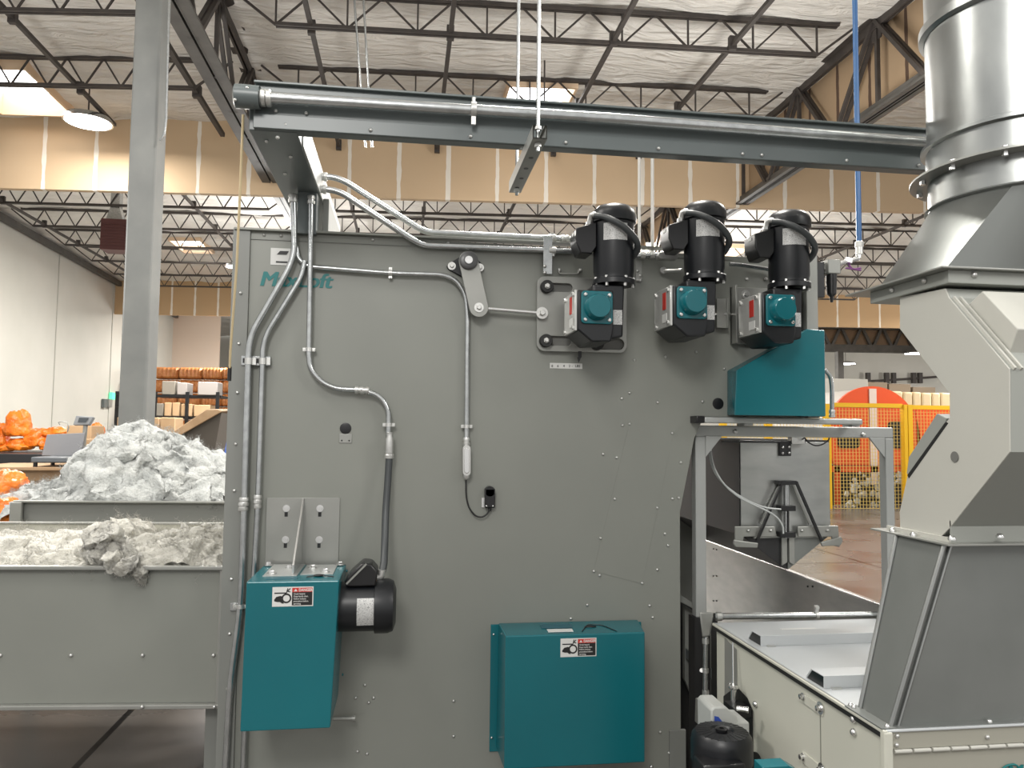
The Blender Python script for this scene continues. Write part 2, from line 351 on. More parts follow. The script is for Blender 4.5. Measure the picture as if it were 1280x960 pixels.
# snap opening edges to the grid
SKYI = [(round((a-U0)/du), round((b-U0)/du), round((c-1)/du), round((d-1)/du)) for a, b, c, d in SKY]
for j in range(nv+1):
    for i in range(nu+1):
        u = U0+i*du; v = 1+j*du; mb.v.append(B(u, v, ceil_z(u, v)))
for j in range(nv):
    for i in range(nu):
        if any(a <= i < b and c <= j < d for a, b, c, d in SKYI): continue
        k = j*(nu+1)+i; mb.f.append((k, k+1, k+nu+2, k+nu+1))
struct(mb.obj('ceiling', 'insul', smooth=80))
SKN = ['wide skylight with timber well left of the steel column, before the header wall', 'small skylight with timber well far behind the left header wall', 'bright skylight in the roof above the middle of the duct beam',
       'skylight glowing far behind the middle black motor', 'narrow skylight strip low beyond the header wall, above the conduits']
for (a, b, c, d), lab in zip(SKYI, SKN):
    ua, ub, va, vb = U0+a*du, U0+b*du, 1+c*du, 1+d*du; h = .20 if 'wide' in lab else .07
    t = thing('skylight', lab, 'skylight', B((ua+ub)/2, (va+vb)/2, ZR))
    mb = MB(); e = .04
    for (p, q) in (((ua-e, va-e), (ub+e, va)), ((ua-e, vb), (ub+e, vb+e)), ((ua-e, va), (ua, vb)), ((ub, va), (ub+e, vb))):
        (x0, y0), (x1, y1) = p, q
        mb.hexa([B(x0, y0, ZT-.10), B(x1, y0, ZT-.10), B(x1, y1, ZT-.10), B(x0, y1, ZT-.10)], [B(x0, y0, ZR+h), B(x1, y0, ZR+h), B(x1, y1, ZR+h), B(x0, y1, ZR+h)])
    mb.obj('well', mat('timber_well', (.74, .55, .38), .8), t)
    mb = MB(); mb.hexa([B(ua, va, ZR+h-.05), B(ub, va, ZR+h-.05), B(ub, vb, ZR+h-.05), B(ua, vb, ZR+h-.05)], [B(ua, va, ZR+h), B(ub, va, ZR+h), B(ub, vb, ZR+h), B(ua, vb, ZR+h)]); mb.obj('pane', 'sky', t)
    mb = MB(); nr = 3
    for k in range(1, nr): uu = ua+(ub-ua)*k/nr; mb.beam(B(uu, va, ZR+.3), B(uu, vb, ZR+.3), .03, .03)
    mb.obj('guard_bar', 'steelbrown', t)

# header walls
def slab(name, u0, u1, v, z0, z1, m_, th=.12):
    mb = MB(); mb.hexa([B(u0, v, z0), B(u1, v, z0), B(u1, v+th, z0), B(u0, v+th, z0)], [B(u0, v, z1), B(u1, v, z1), B(u1, v+th, z1), B(u0, v+th, z1)])
    o = mb.obj(name, m_, smooth=0); struct(o); return o
def local_period(name, col, v, px0, px1, py, tape=(.74, .69, .61), u0=-17, u1=34, n=1):
    a = UV(PV(px0, py, v))[0]; b = UV(PV(px1, py, v))[0]; per = (b-a)/n
    # object coordinates are centred on the slab
    cx = (B(u0, v, 0).x+B(u1, v, 0).x)/2
    return drywall(name, col, 0, per*BXV.x, -(B(a, v, 0).x-cx)+per*BXV.x/2, tape)
UL1 = UV(PV(-60, 200, VH1))[0]
slab('wall_header', -17, 34, VH1, ZH, ZR+.2, local_period('header_drywall', (.52, .385, .245), VH1, 437, 622, 200, n=3))
slab('wall_header_far', -17, 34, VH2, ZH, ZR+.2, local_period('far_header_drywall', (.46, .31, .17), VH2, 215, 244, 370, n=1))
# left wall and the far walls
pl0 = PZ(0, 272, ZR-.25); pl1 = PZ(163, 364, ZR-.25); dl = (pl1-pl0).normalized(); dl.z = 0
a = V((pl0.x, pl0.y, 0))-dl*14; b = V((pl1.x, pl1.y, 0))+dl*22
nl = V((-dl.y, dl.x, 0))
mb = MB(); mb.hexa([a, b, b+nl*.2, a+nl*.2], [q+V((0, 0, ZR+.3)) for q in (a, b, b+nl*.2, a+nl*.2)]); struct(mb.obj('wall_left', 'whitewall', smooth=0))
WL0 = V((pl0.x, pl0.y, 0)); WLD = dl.copy(); WLN = -nl
# panel joints in the left wall
for k, px in enumerate((68, 138)):
    d_ = ray(px, 450); t = (WL0-C0).cross(WLD).z/ V((d_.x, d_.y, 0)).cross(WLD).z; q = C0+d_*t
    q = V((q.x, q.y, 0))+WLN*.012; mb = MB(); mb.beam(q, q+V((0, 0, ZR-.3)), .035, .02, WLN); struct(mb.obj('trim_%d' % (k+1), mat('wall_joint', (.42, .41, .37), .9), smooth=0))
mb = MB(); g0 = a+WLN*.16; g1 = b+WLN*.16
mb.beam(g0+V((0, 0, ZR-.30)), g1+V((0, 0, ZR-.30)), .14, .16); struct(mb.obj('trim_3', 'girder', smooth=0))
slab('wall_back', -17, 40, VEND, 0, ZR+.2, 'whitewall')
slab('wall_back_left', UV(PV(120, 450, 37.0))[0], UV(PV(274, 450, 37.0))[0], 37.0, 0, ZR, mat('pinkish_wall_paint', (.56, .46, .38), .85))
ur = UV(PV(1600, 450, VEND))[0]
mb = MB(); mb.hexa([B(ur, 3, 0), B(ur+.2, 3, 0), B(ur+.2, VEND, 0), B(ur, VEND, 0)], [B(ur, 3, ZR), B(ur+.2, 3, ZR), B(ur+.2, VEND, ZR), B(ur, VEND, ZR)]); struct(mb.obj('wall_right', 'whitewall', smooth=0))

# roof joists
def _slope(a, b):
    (ua, va), (ub, vb) = UV(PZ(*a, ZB)), UV(PZ(*b, ZB)); return va, ua, (vb-va)/(ub-ua)
JR = _slope((400, 34), (1050, 71)); JL = _slope((10, 13.2), (178, 16.8)); JLB = UV(PZ(120, 108, ZB))
SPL = (JLB[1]-JL[2]*(JLB[0]-JL[1]))-JL[0]
def joist(u0, u1, v, label, vertical, per, name='roof_joist', hi=0, mt='steelbrown'):
    zb, zt = ZB, ZT
    t = thing(name, label, 'joist', B((u0+u1)/2, v, zb), 'open-web roof joists'); cw = .035
    if v < VH1:
        r_, u_, k_ = (JR if vertical else JL); kk = round((v-VA)/SP); dv = r_+kk*(SP if vertical else SPL)
        A_ = lambda u, z: B(u, dv+k_*(u-u_), z)
    else: A_ = lambda u, z: B(u, v, z)
    mb = MB()
    for s in (-.028, .028): mb.beam(A_(u0, zb)+V((0, s, 0)), A_(u1, zb)+V((0, s, 0)), .034, .042)
    mb.obj('bottom_chord', mt, t, smooth=0)
    mb = MB()
    for s in (-.028, .028): mb.beam(A_(u0-.3, zt)+V((0, s, 0)), A_(u1+.3, zt)+V((0, s, 0)), .04, .045)
    mb.obj('top_chord', mt, t, smooth=0)
    mb = MB(); n = max(1, int(round((u1-u0)/per))); p = (u1-u0)/n; ww = .022
    mb.beam(A_(u0, zb), A_(u0-.55, zt), ww*1.3, ww*1.3); mb.beam(A_(u1, zb), A_(u1+.55, zt), ww*1.3, ww*1.3)
    for k in range(n+1):
        u = u0+k*p
        if k: mb.beam(A_(u, zb), A_(u-p/2, zt), ww, ww)
        if k < n: mb.beam(A_(u, zb), A_(u+p/2, zt), ww, ww)
        if vertical: mb.beam(A_(u, zb), A_(u, zt), ww, ww)
    mb.obj('web', mt, t, smooth=0)
    return t
UG1 = UV(PZ(336, 219, ZH+.25))[0]      # left girder line
UG2 = UV(PZ(944, 246, ZH+.02))[0]      # right girder line
ULW = UV(PZ(0, 272, ZR-.25))[0]
vs = [VA+k*SP for k in range(-1, 20)]
pv = UV(PZ(570, 45, ZB)); per2 = (UV(PZ(556, 44, ZB))[0]-UV(PZ(384, 33, ZB))[0])/2
for k, v in enumerate(vs):
    if abs(v-VH1) < .35 or abs(v-VH2) < .35: continue
    if v > VEND-1: break
    zone = 'before the header wall' if v < VH1 else ('between the header walls' if v < VH2 else 'past the far header wall')
    c = len([x for x in vs[:k+1] if (x < VH1) == (v < VH1) and (x < VH2) == (v < VH2)])-1
    if v < VH2:
        q = WL0 + WLD*((v-WL0.y)/WLD.y); ul = UV(q)[0]+.5
        joist(ul+.5, UG1-.75, v, '%s nearest zigzag roof joist %s, left of left girder' % (ORD[c], zone), False, .42*RS)
    joist(UG1+.75, UG2-.75, v, '%s nearest roof joist %s, between the girders' % (ORD[c], zone), True, .70*RS if v < VH1 else .62*RS)
    if v > VH1: joist(UG2+.6, UG2+10.5, v, '%s nearest roof joist %s, right of right girder' % (ORD[c], zone), True, .62*RS)
    if v > VH2+4: joist(UG2+12, UG2+22, v, '%s nearest roof joist %s, in the last bay right' % (ORD[c], zone), True, .62*RS)
# bridging bars that run away under the joists
def bar(p, v0, v1, label, w_=.055, z=None, name='bridging_bar', m_='steelbrown'):
    u = UV(p)[0]; z = z or ZB+.03
    t = thing(name, label, 'roof bar', B(u, v0, z), 'bridging bars under the roof'); mb = MB(); mb.beam(B(u, v0, z), B(u, v1, z), w_, w_); mb.obj('bar', m_, t, smooth=0)
    for vv in vs:
        if v0 < vv < v1: mb = MB(); mb.beam(B(u, vv-.02, z-.07), B(u, vv-.02, z+.11), w_*1.7, w_*1.3, (0, 1, 0)); mb.obj('clamp', m_, t, smooth=0)
for p, lab in (((388, 33), 'roof bridging bar just right of the left girder, passing above the beam end'), ((563, 45), 'roof bridging bar second from the left girder, steep in view'), ((766, 55), 'roof bridging bar running up right of the twin hanger rods'),
               ((913, 62), 'roof bridging bar nearest the right girder, strongly slanted')):
    bar(PZ(p[0], p[1], ZB), 4.5, VH1-.1, lab)
bar(PZ(95, 108, ZB), 4.5, VH1-.8, 'roof bridging bar left of the steel column, above the skylight lamp')
bar(PZ(222, 80, ZB), 5.5, VH1-.5, 'roof bridging bar between steel column and left girder', .07)
bar(PZ(245, 232+30, ZB), VH1+.3, VH2-.3, 'roof bridging bar behind the left header wall, over the small skylight')
bar(PZ(60, 285, ZB), VH1+.3, VH2-.3, 'roof bridging bar beyond the header wall, nearest the white left wall')
bar(PZ(440, 262, ZB), VH1+.3, VH2-.3, 'roof bridging bar behind header wall, just right of the beam support')
bar(PZ(530, 262, ZB), VH1+.3, VH2-.3, 'roof bridging bar behind header wall, above the paired conduits')
bar(PZ(640, 262, ZB), VH1+.3, VH2-.3, 'roof bridging bar behind header wall, left of the first black motor')
bar(PZ(1105, 292, ZB), VH1+.3, VH2-.3, 'roof bridging bar behind header wall, right of the blue pipe')

# girders that run away from the camera
def girder(u, v0, v1, label, zb, w_=.22):
    t = thing('roof_girder', label, 'girder', B(u, v0, zb)); zt = ZR-.1
    mb = MB()
    for s in (-1, 1):
        mb.beam(B(u+s*w_*.30, v0, zb), B(u+s*w_*.30, v1, zb), w_*.46, .03); mb.beam(B(u+s*w_*.10, v0, zb+.06), B(u+s*w_*.10, v1, zb+.06), .03, .15)
    mb.obj('bottom_chord', 'girder', t, smooth=0)
    mb = MB()
    for s in (-1, 1):
        mb.beam(B(u+s*w_*.30, v0, zt), B(u+s*w_*.30, v1, zt), w_*.46, .03); mb.beam(B(u+s*w_*.10, v0, zt-.06), B(u+s*w_*.10, v1, zt-.06), .03, .15)
    mb.obj('top_chord', 'steelbrown', t, smooth=0)
    mb = MB(); n = int((v1-v0)/SP); v = VA-6*SP
    while v < v1:
        if v > v0:
            for s in (-.04, .04):
                mb.beam(B(u+s, v, zt), B(u+s, v+SP*.5, zb), .05, .05)
                if v+SP < v1: mb.beam(B(u+s, v+SP, zt), B(u+s, v+SP*.5, zb), .05, .05)
            mb.beam(B(u, v, zt), B(u, v, zb), .05, .05)
        v += SP
    mb.obj('web', 'steelbrown', t, smooth=0)
    v = VA-6*SP
    while v < v1:
        if v > v0: mb = MB(); mb.prism([B(u-.01, v-.18, zt), B(u-.01, v+.18, zt), B(u-.01, v+.09, zt-.28), B(u-.01, v-.09, zt-.28)], (.02, 0, 0)); mb.obj('gusset_plate', 'steelbrown', t, smooth=0)
        v += SP
    return t
girder(UG1, 3.6, VH1-.05, 'deep roof girder above the beam end, its lower chord stopping at the header wall', ZH+.22, .30)
girder(UG1, VH1+.2, VH2, 'roof girder continuing behind the header wall, left of the beam support', ZH+.22, .22)
girder(UG2, 6.0, VH1-.05, 'roof girder backed with tan boards, upper right beside the round duct', ZH+.05, .22)
girder(UG2, VH1+.2, VEND-2, 'roof girder continuing behind the header wall above the middle motor', ZH+.05, .22)
def girder_boards(name, u, v0, v1, n1):
    mb = MB(); z0 = ZH+.1; u += .16
    mb.hexa([B(u, v0, z0), B(u+.06, v0, z0), B(u+.06, v1, z0), B(u, v1, z0)], [B(u, v0, ZR), B(u+.06, v0, ZR), B(u+.06, v1, ZR), B(u, v1, ZR)])
    struct(mb.obj(name, drywall('board_'+name, (.38, .27, .165), 1, .62*RS, .1, (.10, .06, .04)), smooth=0))
girder_boards('wall_girder_near', UG2, 7.2, VH1, 0); girder_boards('wall_girder_far', UG2, VH1+.2, VEND-2, 1)
# cross girder far right with its column
t = thing('cross_girder', 'brown truss girder across the far right bay, under the distant header wall', 'girder', PV(1045, 440, VH2+6))
vg = VH2+6; ua = UV(PV(960, 440, vg))[0]; ub = UV(PV(1420, 440, vg))[0]; z0 = PV(1080, 436, vg).z; z1 = PV(1080, 408, vg).z
mb = MB(); mb.beam(B(ua, vg, z0), B(ub, vg, z0), .3, .35); mb.obj('bottom_chord', 'girder', t, smooth=0)
mb = MB(); mb.beam(B(ua, vg, z1), B(ub, vg, z1), .3, .3); mb.obj('top_chord', 'girder', t, smooth=0)
mb = MB(); n = 18
for k in range(n): u = ua+(ub-ua)*k/n; s = (ub-ua)/n; mb.beam(B(u, vg, z0), B(u+s/2, vg, z1), .12, .12); mb.beam(B(u+s/2, vg, z1), B(u+s, vg, z0), .12, .12)
mb.obj('web', 'girder', t, smooth=0)
mb = MB(); mb.hexa([B(ua, vg+.2, z0), B(ub, vg+.2, z0), B(ub, vg+.26, z0), B(ua, vg+.26, z0)], [B(ua, vg+.2, ZR), B(ub, vg+.2, ZR), B(ub, vg+.26, ZR), B(ua, vg+.26, ZR)]); struct(mb.obj('wall_girder_cross', mat('brown_board', (.24, .16, .10), .9), smooth=0))
q = PV(1049, 450, vg-.2); mb = MB(); mb.box((q.x-.14, q.y-.14, 0), (q.x+.14, q.y+.14, z0-.18)); tag(mb.obj('steel_column', 'girder', smooth=0), 'distant brown steel column standing under the far cross girder', 'column')

# steel column on the left
qc = PZ(190, 2, ZH+.2); dcol = 7.0
qt = PD(191, 30, dcol); t = thing('steel_column', 'tall grey square steel column left of the machine, behind the fibre pile', 'column', (qt.x, qt.y, 0))
wc = .118; mb = MB(); rot = Matrix.Rotation(-.06, 3, 'Z')
mb.cbox((qt.x, qt.y, 3.35), (wc*2, wc*2, 6.7), rot); mb.obj('post', 'column', t, smooth=0, bevel=.02)
mb = MB(); mb.cbox((qt.x, qt.y, .01), (.42, .42, .02), rot); mb.obj('base_plate', 'column', t, smooth=0)
mb = MB(); mb.cbox((qt.x, qt.y, 6.72), (.4, .5, .04), rot); mb.obj('cap_plate', 'column', t, smooth=0)
# thin conduit beside the column
mb = MB(); mb.tube([PD(213, -60, 6.78), PD(210, 60, 6.78), PD(207.5, 150, 6.78), PD(205, 168, 6.78), PD(200, 176, 6.78)], .012, 8); tag(mb.obj('thin_conduit', 'galv'), 'thin pinkish conduit running down the right side of the steel column', 'conduit')

# high-bay lamps
def highbay(p, label, e, r=.26, lr=None):
    t = thing('high_bay_lamp', label, 'lamp', p); p = V(p)
    mb = MB(); mb.lathe([(r*.1, .16), (r*.35, .15), (r*.9, .09), (r, .05), (r*1.02, 0), (r*.97, 0), (r*.5, .1)], p, (0, 0, 1), 24); mb.obj('reflector', 'galv', t)
    mb = MB(); mb.lathe([(r*.94, .0), (r*.94, .03)], p+V((0, 0, .0)), (0, 0, 1), 24); mb.obj('lens', 'lamp', t)
    mb = MB(); mb.cyl(p+V((0, 0, .14)), (p.x, p.y, max(ZR, p.z+.5)), .012, 6); mb.obj('hanger', 'steelbrown', t)
    l = bpy.data.lights.new('lamp_light', 'AREA'); l.shape = 'DISK'; l.size = r*1.8; l.energy = e; l.color = (1, .97, .92)
    o = bpy.data.objects.new('lamp_light', l); SC.collection.objects.link(o); o.parent = t; o.location = (0, 0, -.02)
highbay(PZ(110, 153, ZB-.12), 'glaring high-bay lamp left of the steel column, in front of the header wall', 130, .36)
highbay(PZ(295, 334, ZB-.3), 'high-bay lamp glinting at the machine edge beside the cord', 300, .3)
highbay(PZ(680, 172, ZB-.75), 'high-bay lamp hidden behind the beam, washing the header wall with light', 240, .36)
highbay(PV(1057, 455, 38), 'distant high-bay lamp beside the far brown column', 300, .5)
highbay(PV(1145, 442, 34), 'distant high-bay lamp beside the pale chute', 300, .5)
# unit heater
qh = PV(148, 296, VH1+4); s = (PV(165, 296, VH1+4).x-PV(131, 296, VH1+4).x)
t = thing('unit_heater', 'maroon unit heater hanging left of the steel column', 'heater', (qh.x, qh.y, qh.z-s*.6))
mb = MB(); mb.cbox(qh, (s, s*.8, s*1.17)); mb.obj('cabinet', 'maroon', t, bevel=.01)
mb = MB(); q2 = qh+V((-s*.15, 0, s*.6)); mb.loft([q2+V((-s*.25, -.12, 0)), q2+V((s*.35, -.12, 0)), q2+V((s*.35, .12, 0)), q2+V((-s*.25, .12, 0))], [q2+V((-s*.12, -.1, s*.5)), q2+V((s*.2, -.1, s*.5)), q2+V((s*.2, .1, s*.5)), q2+V((-s*.12, .1, s*.5))])
mb.beam(q2+V((s*.04, 0, s*.5)), (q2.x+s*.04, q2.y, ZR), s*.32, .2, (0, 1, 0)); mb.obj('flue', 'galv', t, smooth=0)
mb = MB()
for k in range(9): z = qh.z-s*.5+s*.11*k; mb.beam((qh.x-s*.45, qh.y-s*.41, z), (qh.x+s*.45, qh.y-s*.41, z), .02, .02)
mb.obj('louvres', 'maroon', t)

for (x0, x1, lab) in ((441, 457, 'left of two slanting thin rods hanging from the roof joist behind the beam'), (453, 465, 'right of two slanting thin rods hanging from the roof joist behind the beam')):
    mb = MB(); mb.tube([PD(x0, -25, 8.2), PD((x0+x1)/2, 80, 8.3), PD(x1, 184, 8.4)], .012, 8); tag(mb.obj('roof_rod', 'galv'), lab, 'rod')
# ================================================================== MAIN MACHINE
def z_at(px, py, y): return PY(px, py, y).z
xl = F(293, 640).x; xr = F(1012, 420).x; ztop = F(640, 303).z; x_low = F(851, 800).x
t = MACH = thing('fibre_machine', 'large grey sheet-metal processing machine filling the middle, with teal lettering', 'machine', ((xl+xr)/2, YF+.6, 0))
zc = F(880, 521).z; xs_ = F(872, 540).x
face_poly = [(xl, .04), (x_low, .04), (F(850, 640).x, F(850, 640).z), (F(868, 548).x, F(868, 548).z), (F(880, 522).x, zc), (xr, zc), (xr, F(1005, 325).z), (xl, ztop)]
mb = MB(); mb.prism([V((x, YF, z)) for x, z in face_poly], (0, 1.15, 0)); mb.obj('body_panel', 'face', t, smooth=0, bevel=.002)
mb = MB(); mb.box((xl-.035, YF-.012, .04), (xl+.028, YF+.03, ztop+.006)); mb.obj('edge_flange', 'face2', t, smooth=0, bevel=.0015)
mb = MB(); mb.box((xl-.03, YF-.022, ztop-.002), (F(905, 318).x, YF+.02, ztop+.006)); mb.obj('top_flange', 'face', t, smooth=0, bevel=.001)
mb = MB(); mb.box((F(312, 300).x, YF-.004, ztop-.034), (F(915, 318).x, YF, ztop-.032)); mb.obj('fold_line', 'face2', t, smooth=0)
# raised right part: dark rail across the top and corner post
p = F(822, 306); q = F(1010, 330)
mb = MB(); mb.box((F(835, 320).x, YF+.02, F(960, 335).z), (xr, YF+.10, F(960, 322).z)); mb.obj('top_rail', 'beam', t, smooth=0, bevel=.003)
mb = MB(); mb.box((F(1001, 400).x, YF-.05, zc), (xr+.012, YF+.0, F(1012, 322).z)); mb.obj('corner_post', 'plate', t, smooth=0, bevel=.003)
mb = MB(); mb.box((F(836, 800).x, YF-.006, .04), (F(856.5, 800).x, YF+.01, F(850, 912).z)); mb.obj('corner_patch', 'face2', t, smooth=0, bevel=.002)
# cover plate with slanted edges
cp = [(787, 529), (842, 540), (803, 730), (742, 714)]; 
mb = MB(); mb.prism([F(x, y, .0015) for x, y in cp], (0, .0015, 0)); mb.obj('cover_plate', 'face', t, smooth=0, bevel=.0004)
sc_ = [(1007, 88), (983, 202), (1008, 197), (1158, 230), (914, 304), (962, 316), (955, 462), (1105, 493), (1159, 461), (1181, 458), (1188, 333), (905, 600), (1132, 585), (1143, 626), (881, 717), (1105, 711), (902, 731), (1052, 759), (858, 836), (1078, 838), (800, 884), (1089, 880)]
pts = [F(430+x*.3542, 460+y*.3542, .001) for x, y in sc_]
pts += [F(x, y, .001) for x, y in [(456, 856), (444.6, 872), (467, 872), (461, 878), (447, 939), (459, 942), (793, 450), (822, 503), (832, 446), (905, 461), (777, 498), (878, 502), (870, 440), (567, 876), (567, 920), (825, 915), (836, 941)]]
screws(t, pts, .0055)
screws(t, [V((xl, YF-.012, z)) for z in [F(295, y).z for y in (367, 430, 491, 555, 613, 723, 791, 859, 920)]], .006)
screws(t, [V((F(x, 298).x, YF-.001, ztop-.015)) for x in (330, 351.5, 466, 560, 640)], .006)
# holes and plugs
for px, py, r in ((432, 535.5, .022), (897.5, 504.5, .024)):
    c = F(px, py); mb = MB(); mb.lathe([(r, 0), (r*.97, .003), (r*.7, .004), (0, .0042)], c, (0, -1, 0), 24); mb.obj('hole_plug', 'blackp', t)
c = F(432, 548); mb = MB(); mb.box((c.x-.024, YF-.003, c.z-.018), (c.x+.024, YF, c.z+.018)); mb.obj('hole_plate', 'plate', t, bevel=.002)
screws(t, [(c.x-.014, YF-.003, c.z-.008), (c.x+.014, YF-.003, c.z-.008)], .003, m='blackp')
# lettering and maker's plate
a = F(323, 357, .0012); b = F(415, 361, .0012)
text('MaxLoft', 'lettering', (a.x, YF-.0012, a.z), (F(323, 340).z-F(323, 360).z)*1.30, 'teal_text', t, bold=0, shear=.22, xs=1.0)
lo = [o for o in SC.objects if o.name == 'lettering'][0]
xsn = [v.co.x for v in lo.data.vertices]; k = (b.x-a.x)/(max(xsn)-min(xsn)); x0 = min(xsn)
for v in lo.data.vertices: v.co.x = x0+(v.co.x-x0)*k*.975
import bmesh as _bm
_m = _bm.new(); _m.from_mesh(lo.data); _g = list(_m.verts)+list(_m.edges)+list(_m.faces)
for _k in range(1, 6):
    _r = _bm.ops.duplicate(_m, geom=_g)
    for _v in _r['geom']:
        if isinstance(_v, _bm.types.BMVert): _v.co.x += .0013*_k; _v.co.y -= .00004*_k; _v.co.z += .0006*(_k % 2)
_m.to_mesh(lo.data); _m.free()
p0 = F(338, 331); p1 = F(365, 311); mb = MB(); mb.box((p0.x, YF-.002, p0.z), (p1.x, YF, p1.z)); mp_ = mb.obj('maker_plate', 'white', t, bevel=.0004)
mb = MB(); a, b = F(346, 318, .0035), F(361, 314, .0035); mb.prism([a, V((b.x-.008, a.y, a.z)), b, V((a.x+.012, a.y, b.z))], (0, .001, 0)); mb.box((F(345, 329).x, YF-.0032, F(345, 328.5).z), (F(360, 329).x, YF-.002, F(345, 326.5).z)); sub(mb, 'plate_print', 'inkk', mp_)
# small details round the top: hasp slots
for px in (699, 872):
    c = F(px+12, 340); mb = MB(); mb.tube([F(px, 338, .004), F(px, 342, .012), F(px+24, 342.5, .012), F(px+24, 338, .004)], .004, 8, .01); mb.obj('small_handle', 'plate', t)
screws(t, [F(x, y, .001) for x, y in ((699, 338), (725, 338), (933, 349), (957, 349), (800, 345), (800, 351), (872, 348))], .008)

# ---- overhead beam (wireway) along X in front of the machine, branch going back over it
yb = 2.36; pA = PY(390, 165, yb); zb0 = pA.z; zb1 = PY(400, 108, yb).z; xb0 = PY(318, 120, yb).x; xb1 = PY(1212, 190, yb).x
xbr0 = PY(312, 147, yb+.02).x; xbr1 = PY(371, 163, yb).x
t = BEAM = thing('duct_beam', 'long slate-grey steel wireway beam crossing above the machine to the round duct', 'beam', ((xb0+xb1)/2, yb, zb0))
mb = MB(); mb.prism([V((xb0, yb, zb0)), V((xb0, yb, zb1)), V((xb0, yb+.012, zb1)), V((xb0, yb+.012, zb1-.012)), V((xb0, yb+.10, zb1-.012)), V((xb0, yb+.10, zb0))][:2]+[V((xb0, yb+.045, zb1)), V((xb0, yb+.045, zb0))], (xb1-xb0, 0, 0)); mb.obj('channel', 'beam', t, smooth=0, bevel=.003)
mb = MB(); mb.box((xb0, yb-.016, zb1-.008), (xb1, yb, zb1)); mb.obj('top_lip', 'beam', t, smooth=0, bevel=.002)
mb = MB(); mb.box((xb0, yb-.008, zb0), (xb1, yb, zb0+.045)); mb.obj('bottom_lip', 'beam', t, smooth=0, bevel=.002)
screws(t, [PY(x, 158+ (x-390)*.064, yb-.009) for x in (463, 588, 707, 823, 928, 952, 1058, 1148)], .006)
screws(t, [PY(x, y, yb-.002) for x, y in ((345, 139), (383, 142), (357, 156), (347, 172))], .006)
ye = PX(424, 296, xbr1).y
mb = MB(); mb.box((xbr0, yb+.01, zb0-.002), (xbr1, ye, zb0+.115)); mb.obj('branch_channel', 'beam', t, smooth=0, bevel=.003)
mb = MB(); mb.box((xbr1, yb+.12, zb0), (xbr1+.004, ye, zb0+.11)); mb.obj('branch_lit_side', mat('lit_side_pale', (.42, .43, .42), .4), t, smooth=0)  # pale sheet paints in the light falling on the branch's right side
screws(t, [(xbr0+.04, yb+.09, zb0-.003), (xbr1-.05, yb+.22, zb0-.003), (xbr0+.05, yb+.4, zb0-.003)], .006, n=(0, 0, -1))
# support post from the branch down to the machine
pa = F(375, 243, .03); mb = MB(); mb.box((F(373, 260).x, YF-.03, ztop-.01), (F(397, 260).x, YF+.05, zb0)); mb.obj('support_post', 'beam', t, smooth=0, bevel=.003)
mb = MB(); mb.box((F(401, 280).x, YF+.05, ztop), (F(409, 280).x, ye, zb0)); mb.obj('support_leg', 'face2', t, smooth=0, bevel=.003)
# front conduit on the beam
yc = yb-.035
t = thing('beam_conduit', 'shiny conduit running along the front of the slate-grey beam', 'conduit', PY(332, 124, yc))
mb = MB(); mb.tube([PY(330, 122, yc), PY(760, 148.5, yc), PY(1183, 180, yc)], .0185, 14); mb.obj('tube', 'galv', t)
cc = PY(332, 122.5, yc); mb = MB(); mb.lathe([(.024, -.016), (.026, -.012), (.026, 0), (.021, .002), (.026, .004), (.026, .014), (.023, .018)], cc, (1, 0, 0), 16); mb.obj('coupling', 'cast', t)
mb = MB(); e0 = PY(293, 120, yc); e1 = PY(324, 122, yc); mb.lathe([(.028, 0), (.036, .004), (.036, .03), (.034, .075), (.03, (e1-e0).length)], e0, e1-e0, 20); mb.obj('end_fitting', 'beam', t)
screws(t, [PY(309, 110, yc-.03), PY(294, 125, yc-.03)], .005)
cc = PY(592, 137, yc); mb = MB(); mb.lathe([(.0235, -.008), (.0235, .008)], cc, (1, 0, 0), 16); mb.cbox(cc+V((0, 0, -.034)), (.014, .01, .03)); mb.lathe([(.006, -.01), (.006, .01)], cc+V((0, -.0, .028)), (0, 0, 1), 8); mb.obj('clamp', 'cast', t)

# trapeze hanger under the beam
zs = zb0-.03; q0 = PZ(675, 165, zs); q1 = PZ(659, 208, zs)
q1 = V((q0.x, q1.y, zs))
t = thing('strut_hanger', 'slotted strut hanging from two rods under the beam, its open end facing forward', 'hanger', q0)
w2, th = .0215, .0032; x = q0.x; y0 = q0.y; y1 = y0+.52; hh = .041
mb = MB(); U_ = [(-w2, 0), (w2, 0), (w2, hh), (w2-.009, hh), (w2-.009, hh-th), (w2-th, hh-th), (w2-th, th), (-w2+th, th), (-w2+th, hh-th), (-w2+.009, hh-th), (-w2+.009, hh), (-w2, hh)]
A = [V((x+a, y0, zs-hh/2+b)) for a, b in U_]; Bq = [V((x+a, y1, zs-hh/2+b)) for a, b in U_]
n = len(A)
mb.add(A+Bq, [(i, (i+1) % n, (i+1) % n+n, i+n) for i in range(n)]+[(0, 1, 2, 5, 6, 7), (0, 7, 8, 11)][:0]); mb.obj('channel', 'plate', t, smooth=0)
mb = MB()
for k in range(5):
    yy = y0+.06+k*.1; mb.lathe([(.008, 0), (.008, .0008)], (x, yy, zs-hh/2-.0008), (0, 0, 1), 12)
mb.obj('slot_holes', 'blackp', t)
rt = {'v': ZT}
for (px, yy, nm) in ((675, y0+.035, 'front'), (660, y1-.05, 'rear')):
    mb = MB(); mb.tube([V((x, yy, zs-.045)), V((x, yy, ZT))], .006, 8); mb.obj('rod', 'galv', t)
    mb = MB(); mb.lathe([(.011, 0), (.011, .01)], (x, yy, zs+hh/2), (0, 0, 1), 6); mb.lathe([(.011, 0), (.011, .01)], (x, yy, zs-hh/2-.012), (0, 0, 1), 6); mb.obj('nut', 'cast', t)

